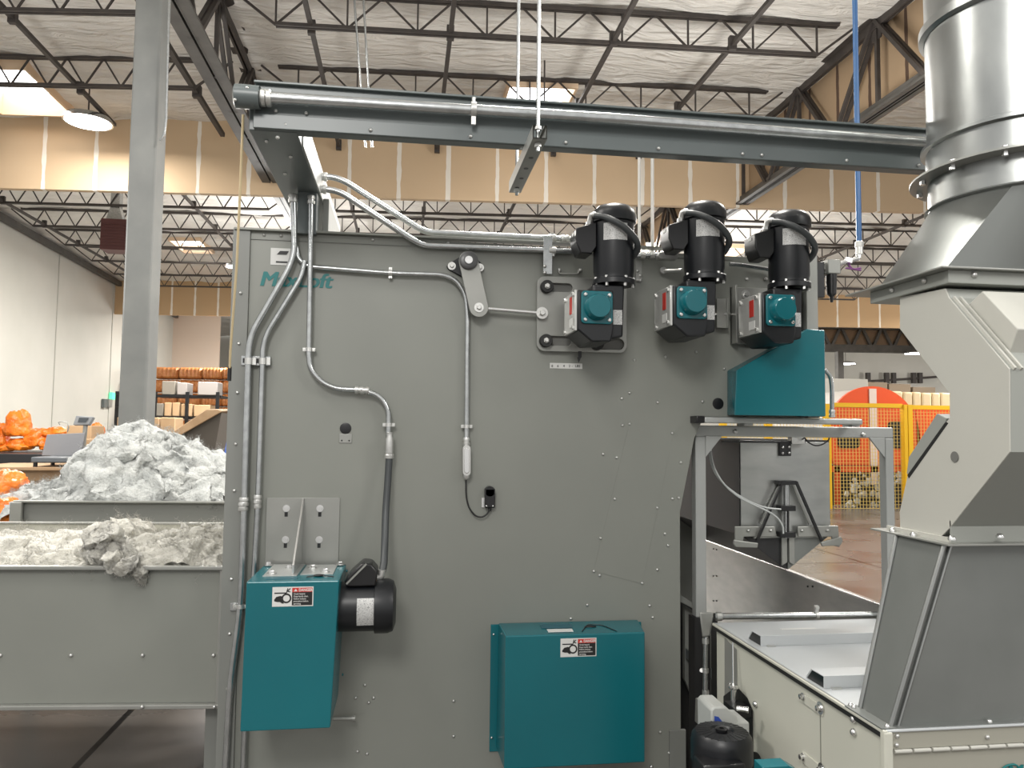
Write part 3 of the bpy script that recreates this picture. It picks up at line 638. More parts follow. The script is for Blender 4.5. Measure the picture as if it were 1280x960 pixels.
# cord
t = thing('hanging_cord', 'pale beige cord hanging from the beam end along the machine edge', 'cord', PY(304, 143, yb))
P = [PY(304, 143, 2.42), PY(300.5, 230, 2.5), PY(296, 330, 2.6), PY(291, 400, 2.7), PY(288, 440, 2.75), PY(287, 462, 2.78)]
mb = MB(); mb.tube(P, .0042, 8); mb.obj('strand', 'cord', t)
mb = MB(); mb.cyl(P[-1]+V((0, 0, .01)), P[-1]-V((0, 0, .04)), .007, 10); mb.obj('end_hook', 'blackp', t)

# wall conduits on the face. pts in px, offset from face
def conduit(pts, label, r=.0105, offs=.03, clamps=(), fittings=(), name='conduit', fil=.09, m_='galv'):
    P = [F(*(p if len(p) == 3 else (p[0], p[1], offs))) for p in pts]
    t = thing(name, label, 'conduit', P[0]); mb = MB(); mb.tube(P, r, 12, fil, 8); mb.obj('tube', m_, t)
    for c in clamps:
        x, y, ang = c[:3]; o_ = c[3] if len(c) > 3 else offs
        q = F(x, y, o_); d = V((math.cos(ang), 0, math.sin(ang))); nrm = V((-d.z, 0, d.x)); mb = MB()
        mb.lathe([(r*1.25, -.007), (r*1.25, .007)], q, d, 16)
        for s in (-1, 1): mb.beam(q+nrm*s*r*1.0, q+nrm*s*r*2.2, .013, .004, (0, 1, 0)); mb.cyl(q+nrm*s*r*1.8+V((0, -.006, 0)), q+nrm*s*r*1.8+V((0, o_, 0)), .003, 8)
        mb.obj('clamp', 'cast', t)
    for c in fittings:
        x, y, ang = c[:3]; o_ = c[3] if len(c) > 3 else offs; d = V((math.cos(ang), 0, math.sin(ang)))
        mb = MB(); mb.lathe([(r*1.35, -.016), (r*1.45, -.012), (r*1.45, -.004), (r*1.25, -.003), (r*1.25, .003), (r*1.45, .004), (r*1.45, .012), (r*1.35, .016)], F(x, y, o_), d, 14); mb.obj('coupling', 'cast', t)
    return t
PI = math.pi
oB = .03
conduit([(394, 221, -.04), (416, 221, -.04), (432, 227, -.04), (524, 286, -.03), (536, 290.5, -.03), (716, 299.5, -.02)], 'upper of two bent conduits from the beam support to the first motor', r=.0125, fittings=[(404, 221, 0, -.04), (690, 298, 0, -.02), (706, 299, 0, -.02)], fil=.12)
conduit([(396, 236.5, .0), (414, 237, .0), (429, 242, .0), (514, 299, .02), (530, 307, .02), (715, 314, .02)], 'lower of two bent conduits, resting along the machine top edge', r=.0125, fittings=[(403, 236.5, 0, 0)], fil=.12)
conduit([(366.5, 243), (368, 315), (361, 336), (316, 414), (311, 434), (305.6, 620), (301, 757), (287, 862), (281, 975)], 'outermost left conduit kinking down the machine edge past the teal guard', fittings=[(366.5, 248, PI/2), (304.9, 627, PI/2), (304, 633, PI/2)], clamps=[(301, 758, PI/2)], r=.0122, fil=.10)
conduit([(381, 326, .028), (377, 346, .028), (334, 416, .028), (328.7, 434, .028), (322, 640, .028), (318, 707, .028), (306, 905, .028), (303, 985, .028)], 'second conduit from left, running down behind the teal guard', r=.0105, fittings=[(321.8, 624, PI/2, .028), (321.5, 630, PI/2, .028)], fil=.10)
conduit([(389, 246, .032), (388, 330, .034), (386, 445, .032), (388, 462, .032), (402, 478, .032), (420, 486, .032), (452, 487.5, .032), (474, 494, .032), (486, 512, .032), (485.5, 548, .032)], 'conduit curving down from the beam support to the left motor hose', r=.0105, fittings=[(389, 250, PI/2, .032), (449, 487.4, 0, .032), (456, 488, 0, .032)], clamps=[(386.3, 437, PI/2, .032), (486, 531, PI/2, .032)], fil=.06)
conduit([(370.5, 309, .022), (372, 322, .022), (383, 333, .022), (420, 336, .022), (488, 341.5, .022), (553, 343.5, .022), (570, 350, .022), (582, 368, .022), (584.5, 392, .022), (583, 559, .022)], 'conduit running right then straight down to the small cable fitting', r=.0100, clamps=[(488, 341.2, 0, .022), (583.3, 533, PI/2, .022)], fittings=[(583, 552, PI/2, .022)], fil=.06)
# junction body, cable, sensor
t = thing('conduit_fitting', 'small oblong zinc conduit fitting in the middle of the panel', 'fitting', F(583, 576, .022)); c0 = F(583, 561, .026); c1 = F(583, 590, .026)
def stad(p0, p1, r, y0, y1, nm, m_, par, n=8):
    d = (p1-p0).normalized(); nr = V((-d.z, 0, d.x)); P = []
    for k in range(n+1): a = math.pi*k/n; P.append(p0+nr*r*math.cos(a)-d*r*math.sin(a))
    for k in range(n+1): a = math.pi*k/n; P.append(p1-nr*r*math.cos(a)+d*r*math.sin(a))
    P = [V((q.x, y0, q.z)) for q in P]; mb = MB(); mb.prism(P, (0, y1-y0, 0)); return mb.obj(nm, m_, par, bevel=.0015)
stad(c0, c1, .0155, YF-.045, YF-.005, 'body', 'cast', t); stad(c0+V((0, 0, -.006)), c1+V((0, 0, .006)), .010, YF-.049, YF-.044, 'cover', 'steel', t)
mb = MB(); mb.lathe([(.011, 0), (.013, .004), (.013, .016), (.009, .022)], F(583, 592, .024), (0, 0, -1), 12); mb.obj('gland', 'cast', t)
t = thing('sensor_cable', 'thin black cable looping from the conduit fitting to the small sensor', 'cable', F(583, 600, .02)); mb = MB(); mb.tube([F(582.5, 600, .02), F(582.5, 620, .02), F(586, 635, .02), F(594, 645, .02), F(602, 647, .02), F(609, 643, .02), F(612.5, 636, .02)], .0033, 8, .03, 5); mb.obj('strand', 'rubber', t)
t = thing('proximity_sensor', 'small black sensor block on the middle of the grey panel', 'sensor', F(611.5, 623))
mb = MB(); a, b = F(605, 634), F(618, 610); mb.box((a.x, YF-.03, a.z), (b.x, YF, b.z)); mb.obj('housing', 'blackp', t, bevel=.004)
mb = MB(); mb.lathe([(.02, 0), (.02, .03)], F(611.5, 613.5), (0, -1, 0), 18); mb.obj('nose', 'blackp', t)
mb = MB(); mb.lathe([(.0075, 0), (.0065, .015)], F(612.2, 634, .014), (0, 0, -1), 12); mb.obj('cable_gland', 'blackp', t)
mb = MB(); a, b = F(602, 634), F(607, 622); mb.box((a.x, YF-.006, a.z), (b.x, YF, b.z)); mb.obj('mount_plate', 'steel', t)
screws(t, [F(608, 632.5, .031), F(616, 632.5, .031)], .004, m='steel')
# conduit strut on the left
t = thing('conduit_strut', 'short strut with two clamps holding the paired left conduits', 'strut', F(320, 452)); a, b = F(302.5, 457), F(339, 446)
mb = MB(); mb.box((a.x, YF-.018, a.z), (b.x, YF-.0, b.z)); mb.obj('rail', 'galv', t, bevel=.001)
mb = MB(); mb.box((a.x+.006, YF-.019, a.z+.009), (b.x-.006, YF-.0175, b.z-.009)); mb.obj('slot', 'blackp', t)
for px in (310.7, 328.5):
    mb = MB(); q = F(px, 451.5, .029); mb.lathe([(.0145, -.012), (.0145, .012)], q, (0, 0, 1), 14); mb.cbox(q+V((.02, .004, 0)), (.014, .008, .026)); mb.obj('clamp', 'cast', t)
t = thing('lower_conduit_strut', 'small strut bracket holding the outer conduit beside the teal guard', 'strut', F(294, 757)); a, b = F(289, 762), F(304, 752)
mb = MB(); mb.box((a.x, YF-.02, a.z), (b.x, YF-.0, b.z)); mb.obj('rail', 'galv', t, bevel=.001)
for px in (293, 301): screws(t, [F(px, 757, .021)], .006)
# hose from conduit down to the left motor
t = thing('motor_hose', 'dark flexible hose dropping to the side motor', 'hose', F(484, 572, .04))
mb = MB(); mb.tube([F(486.5, 570, .05), F(485, 600, .06), F(482, 640, .08), F(481, 680, .13), F(480, 706, .18), F(476, 720, .2)], .0135, 14, .05, 4); mb.obj('hose', 'hose', t)
mb = MB(); mb.lathe([(.014, 0), (.018, .002), (.018, .014), (.015, .018), (.015, .075), (.011, .085), (.011, .1)], F(486.5, 573, .05), (0, -.12, 1), 14); mb.obj('upper_connector', 'cast', t)
mb = MB(); mb.tube([F(477, 712, .2), F(476, 720, .2), F(471, 722, .2), F(464, 722, .2)], .015, 12, .02, 4); mb.obj('lower_elbow', 'cast', t)
stad(F(486, 552, .045), F(486, 566, .045), .012, YF-.06, YF-.02, 'hose_adapter', 'cast', t)

# ---- mounting bracket above left guard
t = thing('guard_bracket', 'flat grey bracket plate with standing rib above the left teal guard', 'bracket', F(378, 700)); a, b = F(331, 716), F(425, 622)
mb = MB(); mb.box((a.x, YF-.006, a.z), (b.x, YF, b.z)); mb.obj('back_plate', 'plate', t, bevel=.001)
gy = .345
rb = [F(378, 623, .006), F(378, 700, .006), PY(368, 716, YF-.26), PY(366, 712, YF-.275)]; rb[0].x = rb[1].x = rb[2].x = rb[3].x = F(378.5, 660, .006).x
rb[1].z = rb[2].z = F(378, 703, .01).z
mb = MB(); rb = [rb[0], V((rb[1].x, YF-.006, rb[1].z)), V((rb[1].x, YF-.24, rb[1].z)), V((rb[1].x, YF-.24, rb[1].z+.03)), V((rb[0].x, YF-.02, rb[0].z))]; mb.prism([q-V((.003, 0, 0)) for q in rb], (.006, 0, 0)); mb.obj('rib', 'steel', t, smooth=0)
for px, py in ((358, 635.5), (400, 635.5), (357, 674.5), (399, 674.5)):
    mb = MB(); c = F(px, py, .006); mb.lathe([(.0135, 0), (.0135, .002)], c, (0, -1, 0), 18); mb.lathe([(.009, 0), (.009, .009)], c, (0, -1, 0), 6); mb.obj('bolt', 'steel', t)
    mb = MB(); c2 = F(px-.3, py+7, .0062); mb.cbox(c2, (.012, .001, .02)); mb.obj('slot', 'blackp', t, smooth=0)
# ---- danger decal
def decal(parent, x0, z0, x1, z1, y):
    w_, h_ = x1-x0, z1-z0; xm = x0+w_*.48
    mb = MB(); mb.box((x0, y-.0008, z0), (x1, y, z1)); d = mb.obj('danger_label', 'white', parent, bevel=.0003)
    pn = w_*.025
    mb = MB(); mb.box((xm, y-.0012, z0+pn), (x1-pn, y-.0006, z1-pn-h_*.22)); sub(mb, 'text_panel', 'inkk', d, smooth=0)
    mb = MB(); mb.box((xm, y-.0012, z1-pn-h_*.22), (x1-pn, y-.0006, z1-pn)); sub(mb, 'header_band', 'red', d, smooth=0)
    ds = 'x'
    text('DANGER', 'header_text', (xm+w_*.16, y-.0014, z1-pn-h_*.18), h_*.2, 'white', d, bold=.0004, ext=.0002, xs=.85)
    mb = MB(); mb.prism([V((xm+w_*.04, y-.0016, z1-pn-h_*.18)), V((xm+w_*.13, y-.0016, z1-pn-h_*.18)), V((xm+w_*.085, y-.0016, z1-pn-h_*.05))], (0, .0004, 0)); sub(mb, 'triangle', 'white', d, smooth=0)
    for i, tx in enumerate(['Crush hazard.', 'Keep hands clear.', 'Follow lockout', 'procedure before', 'servicing.']):
        text(tx, 'warning_text', (xm+w_*.04, y-.0014, z0+h_*(.60-.125*i)), h_*.115, 'white', d, bold=.0001, ext=.0002, xs=.9)
    mb = MB(); cx, cz = x0+w_*.345, z0+h_*.42
    R1, R2 = h_*.25, h_*.17
    mb.rings([[V((cx+r*math.cos(2*PI*i/20), yy, cz+r*math.sin(2*PI*i/20))) for i in range(20)] for r, yy in ((R2, y-.0008), (R2, y-.0014), (R1, y-.0014), (R1, y-.0008))], False)
    mb.prism([V((x0+w_*.05, y-.0014, z0+h_*.72)), V((x0+w_*.05, y-.0014, z0+h_*.66)), V((cx, y-.0014, z0+h_*.66)), V((cx, y-.0014, z0+h_*.72))], (0, .0005, 0))
    hand = [(.05, .36), (.10, .50), (.20, .55), (.27, .50), (.22, .40), (.25, .28), (.29, .16), (.24, .16), (.19, .24), (.12, .24), (.05, .28)]
    mb.prism([V((x0+w_*a, y-.0015, z0+h_*b)) for a, b in hand], (0, .0006, 0))
    mb.beam(V((cx+.0, y-.0013, z0+h_*.70)), V((cx+w_*.03, y-.0013, z0+h_*.93)), h_*.05, .0005, (0, 1, 0)); mb.beam(V((cx+w_*.03, y-.0013, z0+h_*.80)), V((cx+w_*.09, y-.0013, z0+h_*.92)), h_*.05, .0005, (0, 1, 0)); mb.beam(V((cx+w_*.02, y-.0013, z0+h_*.78)), V((cx+w_*.09, y-.0013, z0+h_*.74)), h_*.05, .0005, (0, 1, 0))
    sub(mb, 'pictogram', 'inkk', d, smooth=0); return d
# ---- left teal guard
yg = YF-gy; g = [PY(308, 727.5, yg), PY(424, 726, yg), PY(412.5, 913, yg), PY(300, 915, yg)]
t = thing('belt_guard', 'tall teal belt guard at lower left, beside the side-mounted motor', 'guard', ((g[0].x+g[1].x)/2, YF-.17, g[2].z))
gz1 = g[0].z; gz0 = g[3].z; gx0 = (g[0].x+g[3].x)/2; gx1 = (g[1].x+g[2].x)/2
mb = MB(); mb.loft([V((g[0].x, yg, gz1)), V((g[1].x, yg, gz1)), V((g[2].x, yg, gz0)), V((g[3].x, yg, gz0))], [V((g[0].x, YF-.03, gz1)), V((g[1].x, YF-.03, gz1)), V((g[2].x, YF-.03, gz0)), V((g[3].x, YF-.03, gz0))]); mb.obj('housing', 'teal', t, smooth=0, bevel=.004)
decal(t, PY(340, 758, yg).x, PY(340, 758.5, yg).z, PY(392, 735, yg).x, PY(392, 733, yg).z, yg)
gt = gz1; gw = g[1].x-g[0].x
mb = MB(); mb.box((g[0].x+gw*.12, YF-.26, gt), (g[0].x+gw*.50, YF-.03, gt+.003)); mb.obj('top_plate', mat('pale_mount_plate', (.42, .43, .42), .4, .5), t, bevel=.0005)
mb = MB(); mb.box((g[0].x+gw*.53, YF-.24, gt), (g[0].x+gw*.90, YF-.05, gt+.003)); mb.obj('top_plate', bpy.data.materials['pale_mount_plate'], t, bevel=.0005)
mb = MB(); mb.box((g[0].x+gw*.18, YF-.31, gt), (g[0].x+gw*.52, YF-.275, gt+.0012)); mb.obj('caution_strip', mat('strip_print', (.02, .10, .13), .5), t)
mb = MB(); mb.tube([V((g[0].x+gw*.62, YF-.29, gt+.003)), V((g[0].x+gw*.74, YF-.27, gt+.005)), V((g[0].x+gw*.92, YF-.29, gt+.003))], .002, 6); mb.sphere((g[0].x+gw*.75, YF-.27, gt+.004), .010, 6, (2, 1, .5)); mb.obj('wire_seal', 'blackp', t)
screws(t, [V((g[0].x+gw*a, YF-b, gt+.003)) for a, b in ((.2, .22), (.35, .12), (.62, .12), (.8, .2), (.07, .05), (.93, .06))], .009, n=(0, 0, 1), m='steel', washer=True)
screws(t, [V((g[1].x+.002, YF-.06, gt-.02)), V((g[1].x-.004, YF-.06, gt-.4))], .005, n=(1, 0, 0), m='teal')
mb = MB(); q = V((g[2].x-.035, YF-.22, gz0)); mb.tube([q, q-V((0, 0, .015)), q+V((.022, 0, -.012)), q+V((.024, 0, 0))], .005, 8); mb.obj('latch_hook', 'blackp', t)
mb = MB(); mb.cyl(F(417, 898, .05), F(443, 898, .05), .008, 12); mb.cyl(F(440, 898, .05), F(444, 898, .05), .012, 12); mb.obj('guide_pin', 'plate', t)
# ---- side motor
cy = .205; ax0 = PY(424, 757, YF-cy); ax1 = PY(495, 757, YF-cy); zc_ = PY(455, 757.5, YF-cy).z; Rm = .086
t = thing('side_motor', 'black horizontal motor jutting from the right side of the left guard', 'motor', (ax0.x+.1, YF-cy, zc_-Rm))
X0 = ax0.x; L_ = ax1.x-ax0.x
mb = MB(); mb.lathe([(Rm*.8, -.03), (Rm, -.02), (Rm, L_*.66)], (X0, YF-cy, zc_), (1, 0, 0), 36); mb.obj('body', 'black', t)
mb = MB(); mb.lathe([(Rm*1.0, L_*.62), (Rm*1.10, L_*.63), (Rm*1.10, L_*.86), (Rm*1.02, L_*.95), (Rm*.7, L_), (0, L_*1.0)], (X0, YF-cy, zc_), (1, 0, 0), 36); mb.obj('fan_cover', 'black', t)
bx = [PY(x, y, YF-.26) for x, y in ((430, 728), (438, 717), (453, 704), (464, 705), (472, 714), (470, 733), (434, 734))]
mb = MB(); mb.prism(bx, (0, .11, 0)); mb.obj('terminal_box', 'blackp', t, bevel=.006)
bx = [PY(x, y, YF-.262) for x, y in ((433, 731), (452, 704), (461, 703), (465, 706))]
mb = MB(); mb.beam(PY(433, 730, YF-.265), PY(458, 705, YF-.265), .006, .006); mb.obj('box_rim', 'plate', t)
a, b = PY(446, 775, YF-.3), PY(470, 743, YF-.3)
def wrap_label(par, ax, zc_, cyy, R, x0, x1, a0, a1, m_='print', nm='rating_plate'):
    mb = MB(); P = []; n = 6
    for k in range(n+1):
        an = a0+(a1-a0)*k/n; P.append((cyy-R*math.cos(an), zc_+R*math.sin(an)))
    vs_ = [V((x0, y, z)) for y, z in P]+[V((x1, y, z)) for y, z in P]; mb.add(vs_, [(k, k+1, k+n+2, k+n+1) for k in range(n)]); return mb.obj(nm, m_, par)
wrap_label(t, 0, zc_, YF-cy, Rm+.001, PY(446, 757, YF-.29).x, PY(469.5, 757, YF-.29).x, -.62, .52)

# ---- bottom teal guard
o1 = .20; gA = [F(623, 778.5, .004), F(797, 775, .004), F(797, 975, .004), F(619, 975, .004)]; gB = [F(632, 795.5, o1), F(806, 790, o1), F(806, 957, o1), F(629.5, 958, o1)]
gz = (gB[0].z+gB[1].z)/2; gB[0].z = gB[1].z = gz; gzb = (gB[2].z+gB[3].z)/2; gB[2].z = gB[3].z = gzb; gA[0].z = gA[1].z = (gA[0].z+gA[1].z)/2; gA[2].z = gA[3].z = gzb; gA[0].x -= .0; gA[3].x = gA[0].x-.004; gA[2].x = gA[1].x; gB[3].x = gB[0].x; gB[2].x = gB[1].x
t = thing('drive_guard', 'wide teal drive guard at bottom centre with a sloped top', 'guard', ((gA[0].x+gA[1].x)/2, YF-.1, gzb))
mb = MB(); mb.loft(gB, gA); mb.obj('housing', 'teal', t, smooth=0, bevel=.004)
a, b = F(611.5, 939), F(626, 780); mb = MB(); mb.box((a.x, YF-.006, a.z), (b.x, YF, b.z)); mb.obj('side_flange', 'teal', t, bevel=.001)
a, b = F(795, 940), F(801, 777); mb = MB(); mb.box((a.x, YF-.006, a.z), (b.x, YF, b.z)); mb.obj('side_flange', 'teal', t, bevel=.001)
screws(t, [F(617, 793, .006), F(614.6, 922, .006)], .005, m='steel')
yd = YF-o1; decal(t, PY(700.5, 821, yd).x, PY(700, 821.5, yd).z, PY(745.5, 797, yd).x, PY(745, 797, yd).z, yd)
sl = (gA[0]-gB[0]); 
def ontop(u, v): return gB[0]*(1-u)*(1-v)+gB[1]*u*(1-v)+gA[0]*(1-u)*v+gA[1]*u*v+V((0, 0, .0015))
mb = MB(); mb.prism([ontop(.28, .45), ontop(.50, .45), ontop(.50, .75), ontop(.28, .75)], (0, 0, .0008)); mb.obj('caution_strip', bpy.data.materials['strip_print'], t, smooth=0)
mb = MB(); mb.prism([ontop(.31, .15), ontop(.49, .15), ontop(.49, .38), ontop(.31, .38)], (0, 0, .0008)); mb.obj('caution_strip', 'white', t, smooth=0)
mb = MB(); mb.tube([ontop(.55, .15), ontop(.62, .7), ontop(.72, .6), ontop(.80, .1)], .002, 6, .03, 3); mb.sphere(ontop(.63, .5), .010, 6, (2.4, 1, .5)); mb.obj('wire_seal', 'blackp', t)
screws(t, [F(814, 958, .02)], .008, m='steel')

# ---- right teal guard
o2 = .13; P = [(920.5, 463), (1009.5, 411.4), (1030.7, 413), (1032, 520.5), (918, 519)]
gP = [F(x, y, o2) for x, y in P]; bP = [F(909, 463.5, .0), F(1006, 411, 0), F(1028, 413, 0), F(1028, 521, 0), F(909, 519, 0)]
t = thing('chain_guard', 'teal guard with slanted top edge below the rightmost black motor', 'guard', F(970, 521, .06))
mb = MB(); mb.loft(gP, bP); mb.obj('housing', 'teal', t, smooth=0, bevel=.003)
mb = MB(); q = gP[3]+V((-.025, 0, 0)); mb.box((q.x-.07, q.y+.001, q.z-.0), (q.x+.02, q.y+.05, q.z+.002)); mb.obj('bottom_flange', 'teal', t)

# ---- adjusting plate and rollers
t = thing('adjusting_plate', 'rounded grey sliding plate with slots behind the first motor', 'plate', F(727, 438))
oP = .03; a, b = F(671.5, 438, oP), F(783.5, 349.5, oP); yP = YF-.012
def SL(x0, y0, x1, y1): p, q = F(x0, y1, oP), F(x1, y0, oP); return rrect(p.x, p.z, q.x, q.z, (q.z-p.z)*.49)
plate(rrect(a.x, a.z, b.x, b.z, .03), [SL(682, 354, 716.5, 364.5), SL(682, 420, 715.5, 432), SL(745, 423, 781, 437)], .014, 'plate', 'plate', t, yP)
mb = MB(); mb.box((a.x+.02, YF-.012, a.z+.01), (b.x-.02, YF-.002, b.z-.01)); mb.obj('spacer', mat('dull_back', (.14, .14, .13), .6), t)
for px, py in ((684, 358), (682.7, 425.7), (747, 429.5)):
    c = F(px, py, .045); mb = MB(); mb.lathe([(.024, -.022), (.026, -.018), (.026, .004), (.024, .007), (.012, .007)], c, (0, -1, 0), 24); r_ = mb.obj('roller', 'rubber', t)
    mb = MB(); mb.lathe([(.0115, .006), (.0115, .010), (.0095, .010), (.0095, .018), (.007, .020)], c, (0, -1, 0), 6); sub(mb, 'roller_bolt', 'cast', r_)
# pointer and scale
t2 = t; a = F(724, 439, .028); mb = MB(); mb.box((a.x-.004, a.y, F(724, 447, .028).z), (a.x+.010, a.y+.004, a.z)); mb.prism([F(721.5, 446.5, .028), F(726.5, 446.5, .028), F(723.5, 453.5, .028)], (0, .004, 0)); mb.obj('pointer', 'blackp', t)
t = thing('scale_strip', 'small white scale strip with figures under the sliding plate', 'label', F(707, 460)); a, b = F(687.3, 460), F(727.8, 454.5)
mb = MB(); mb.box((a.x, YF-.001, a.z-.001), (b.x, YF, b.z)); mb.obj('strip', 'white', t)
for k, ch in enumerate(['8', '6', '4', '2', '-', 'LBS']):
    px = (689.2, 696.3, 703.8, 710.8, 714.5, 718.8)[k]; q = F(px, 458.9, .0012); text(ch, 'figure', (q.x, YF-.0012, q.z), .014, 'inkk', t, bold=.0002, ext=.0002)
# ---- crank arm, bearing, rod
t = thing('crank_arm', 'grey rounded crank arm hanging from a round shaft collar', 'crank arm', F(592, 355)); c0 = F(585.3, 326.7, .05); c1 = F(598.3, 385, .05)
fl = [F(x, y, .012) for x, y in ((558, 333), (561, 329), (577, 320), (592, 319), (603, 330), (604, 335), (601, 339), (588, 348), (577, 346), (561, 337))]
mb = MB(); mb.prism(fl, (0, .012, 0)); mb.obj('bearing_flange', 'black', t, bevel=.003)
stad(c1, c0, .0375, YF-.062, YF-.05, 'arm', 'plate', t, 12)
mb = MB(); mb.lathe([(.03, -.0), (.036, .0), (.036, .022), (.033, .024), (.016, .024), (.016, .030), (.006, .030), (.006, .024)], V((c0.x, YF-.05, c0.z)), (0, -1, 0), 30); cl = mb.obj('shaft_collar', mat('dark_steel', (.10, .10, .10), .35, .8), t)
mb = MB(); mb.lathe([(.015, .024), (.015, .031), (.008, .031)], V((c0.x, YF-.05, c0.z)), (0, -1, 0), 20); sub(mb, 'shaft_end', 'steel', cl)
mb = MB(); mb.cyl(V((c0.x, YF, c0.z)), V((c0.x, YF-.06, c0.z)), .02, 20); mb.obj('shaft', 'steel', t)
screws(t, [F(564.7, 332.5, .012), F(600, 334.5, .012)], .0085, m='cast', washer=True)
screws(t, [V((c1.x, YF-.062, c1.z))], .010, m='cast', washer=True)
t = thing('tie_rod', 'thin bright rod linking the crank arm to the sliding plate', 'rod', F(640, 389, .04)); mb = MB(); mb.cyl(F(601, 385.3, .04), F(670, 391, .04), .0085, 14); mb.cyl(F(668, 390.9, .04), F(677, 391.5, .04), .005, 12); mb.obj('rod', 'steel', t)
screws(t, [F(677.5, 391.3, .046)], .0125, m='cast', washer=True)

# ---- gear motors
gm0 = PY(767, 350, YF-.2)
def gearmotor(label):
    t = thing('gear_motor', label, 'motor', (gm0.x, YF, F(745, 430, .2).z), 'vertical black gear motors'); Y = YF-.20
    cx = PY(767, 320, Y).x; zt_ = PY(767, 256.5, Y).z; R = .078
    zf = PY(767, 351, Y).z; zd = PY(767, 281, Y).z
    mb = MB(); mb.lathe([(R*.96, 0), (R*.96, .02), (R, .03), (R, zd-zf+.005)], (cx, Y, zf), (0, 0, 1), 40); mb.obj('body', 'black', t)
    h = zt_-zd; mb = MB(); mb.lathe([(R*1.02, 0), (R*1.10, .004), (R*1.10, h*.42), (R*1.02, h*.66), (R*.82, h*.86), (R*.5, h*.97), (0, h)], (cx, Y, zd), (0, 0, 1), 40); mb.obj('fan_cover', 'black', t)
    mb = MB(); mb.lathe([(R*1.05, -.022), (R*1.05, -.004), (R*.99, 0)], (cx, Y, zf+.004), (0, 0, 1), 32); fl_ = mb.obj('flange', 'black', t)
    for a_ in (-2.2, -1.2, -.4, -2.9):
        mb = MB(); mb.lathe([(.006, -.012), (.006, -.03)], (cx+R*.92*math.cos(a_), Y+R*.92*math.sin(a_), zf), (0, 0, 1), 6); mb.lathe([(.006, .0), (.006, .008)], (cx+R*.98*math.cos(a_), Y+R*.98*math.sin(a_), zf), (0, 0, 1), 6); sub(mb, 'flange_bolt', 'cast', fl_)
    # label on the body
    n = 8; P = []; x0 = math.asin(min(.99, (PY(756.5, 288, Y-R).x-cx)/R)); x1 = math.asin((PY(783.5, 288, Y-.06).x-cx)/R*.95); za, zb_ = PY(770, 299, Y-R).z, PY(770, 277.5, Y-R).z
    vs_ = []
    for k in range(n+1):
        a_ = x0+(x1-x0)*k/n; vs_.append((cx+(R+.001)*math.sin(a_), Y-(R+.001)*math.cos(a_)))
    mb = MB(); mb.add([V((x, y, za)) for x, y in vs_]+[V((x, y, zb_)) for x, y in vs_], [(k, k+1, k+n+2, k+n+1) for k in range(n)]); mb.obj('rating_plate', 'print', t)
    # terminal box
    ta = [PY(x, y, Y-.03) for x, y in ((720, 285), (746, 277), (746, 308), (740, 317), (726, 316), (720, 302))]
    mb = MB(); mb.prism(ta, (0, .10, 0)); tb = mb.obj('terminal_box', 'blackp', t, bevel=.004)
    q = ta[0]; mb = MB(); mb.box((q.x-.002, q.y+.03, q.z-.02), (q.x+.0, q.y+.06, q.z-.008)); sub(mb, 'box_label', 'white', tb)
    mb = MB(); mb.tube([PY(738, 277, Y), PY(739, 268, Y-.01), PY(748, 269, Y-.03)], .012, 12, .02, 4); mb.lathe([(.015, 0), (.015, .012)], PY(737, 281, Y), (0, 0, 1), 6); mb.obj('cable_elbow', 'cast', t)
    mb = MB(); mb.tube([PY(744, 270, Y-.03), PY(755, 270.5, Y-.06), PY(770, 277, Y-.10), PY(785, 287, Y-.10), PY(796, 301, Y-.08), PY(797.5, 310, Y-.05), PY(793, 319, Y-.02), PY(788, 324, Y+.02)], .0125, 12, .03, 4); mb.obj('cable', 'hose', t)
    # neck and gearbox
    nk = [PY(x, y, Y-.05) for x, y in ((741, 355), (781, 355), (779.5, 400), (779, 421), (765, 424), (741, 410))]
    mb = MB(); mb.prism(nk, (0, .11, 0)); mb.obj('neck', 'black', t, bevel=.008)
    yF_ = YF-.30
    gb = [PY(x, y, yF_) for x, y in ((722, 362), (767, 363), (767, 412), (764, 427), (740, 427.5), (722, 412))]
    dz = V((0, .21, 0)); mb = MB(); mb.prism(gb, dz); mb.obj('gearbox', 'black', t, bevel=.006)
    # silver side face
    sx = gb[0].x; za, zb_ = PY(723, 413, yF_).z, PY(723, 362, yF_).z
    mb = MB(); mb.box((sx-.010, yF_+.004, za), (sx, yF_+.185, zb_)); sf = mb.obj('side_cover', mat('polished_cover', (.55, .55, .53), .2, .35) if 'polished_cover' not in bpy.data.materials else bpy.data.materials['polished_cover'], t, bevel=.002)
    mb = MB(); mb.box((sx-.0115, yF_+.05, za+(zb_-za)*.45), (sx-.010, yF_+.085, zb_-(zb_-za)*.12)); sub(mb, 'red_label', 'red', sf)
    mb = MB(); mb.box((sx-.0115, yF_+.04, za+(zb_-za)*.12), (sx-.010, yF_+.09, za+(zb_-za)*.34)); sub(mb, 'white_label', 'white', sf)
    for yy in (.025, .165):
        for zz in (.09, .91): mb = MB(); mb.lathe([(.008, 0), (.008, .006)], (sx-.010, yF_+yy, za+(zb_-za)*zz), (-1, 0, 0), 6); sub(mb, 'cover_bolt', 'cast', sf)
    # teal output cover
    p, q = PY(726, 404.5, yF_), PY(765.3, 365, yF_)
    ol = rrect(p.x, p.z, q.x, q.z, .014); mb = MB(); mb.prism([V((x, yF_-.010, z)) for x, z in ol], (0, .010, 0)); oc = mb.obj('output_cover', 'teal', t, bevel=.003)
    cc = PY(749, 383, yF_-.045); r_ = .044; mb = MB(); mb.lathe([(r_*1.12, 0), (r_*1.08, .02), (r_, .034), (r_*.92, .040), (0, .041)], V(((p.x+q.x)/2, yF_-.009, (p.z+q.z)/2)), (0, -1, 0), 36); sub(mb, 'dome', 'teal', oc)
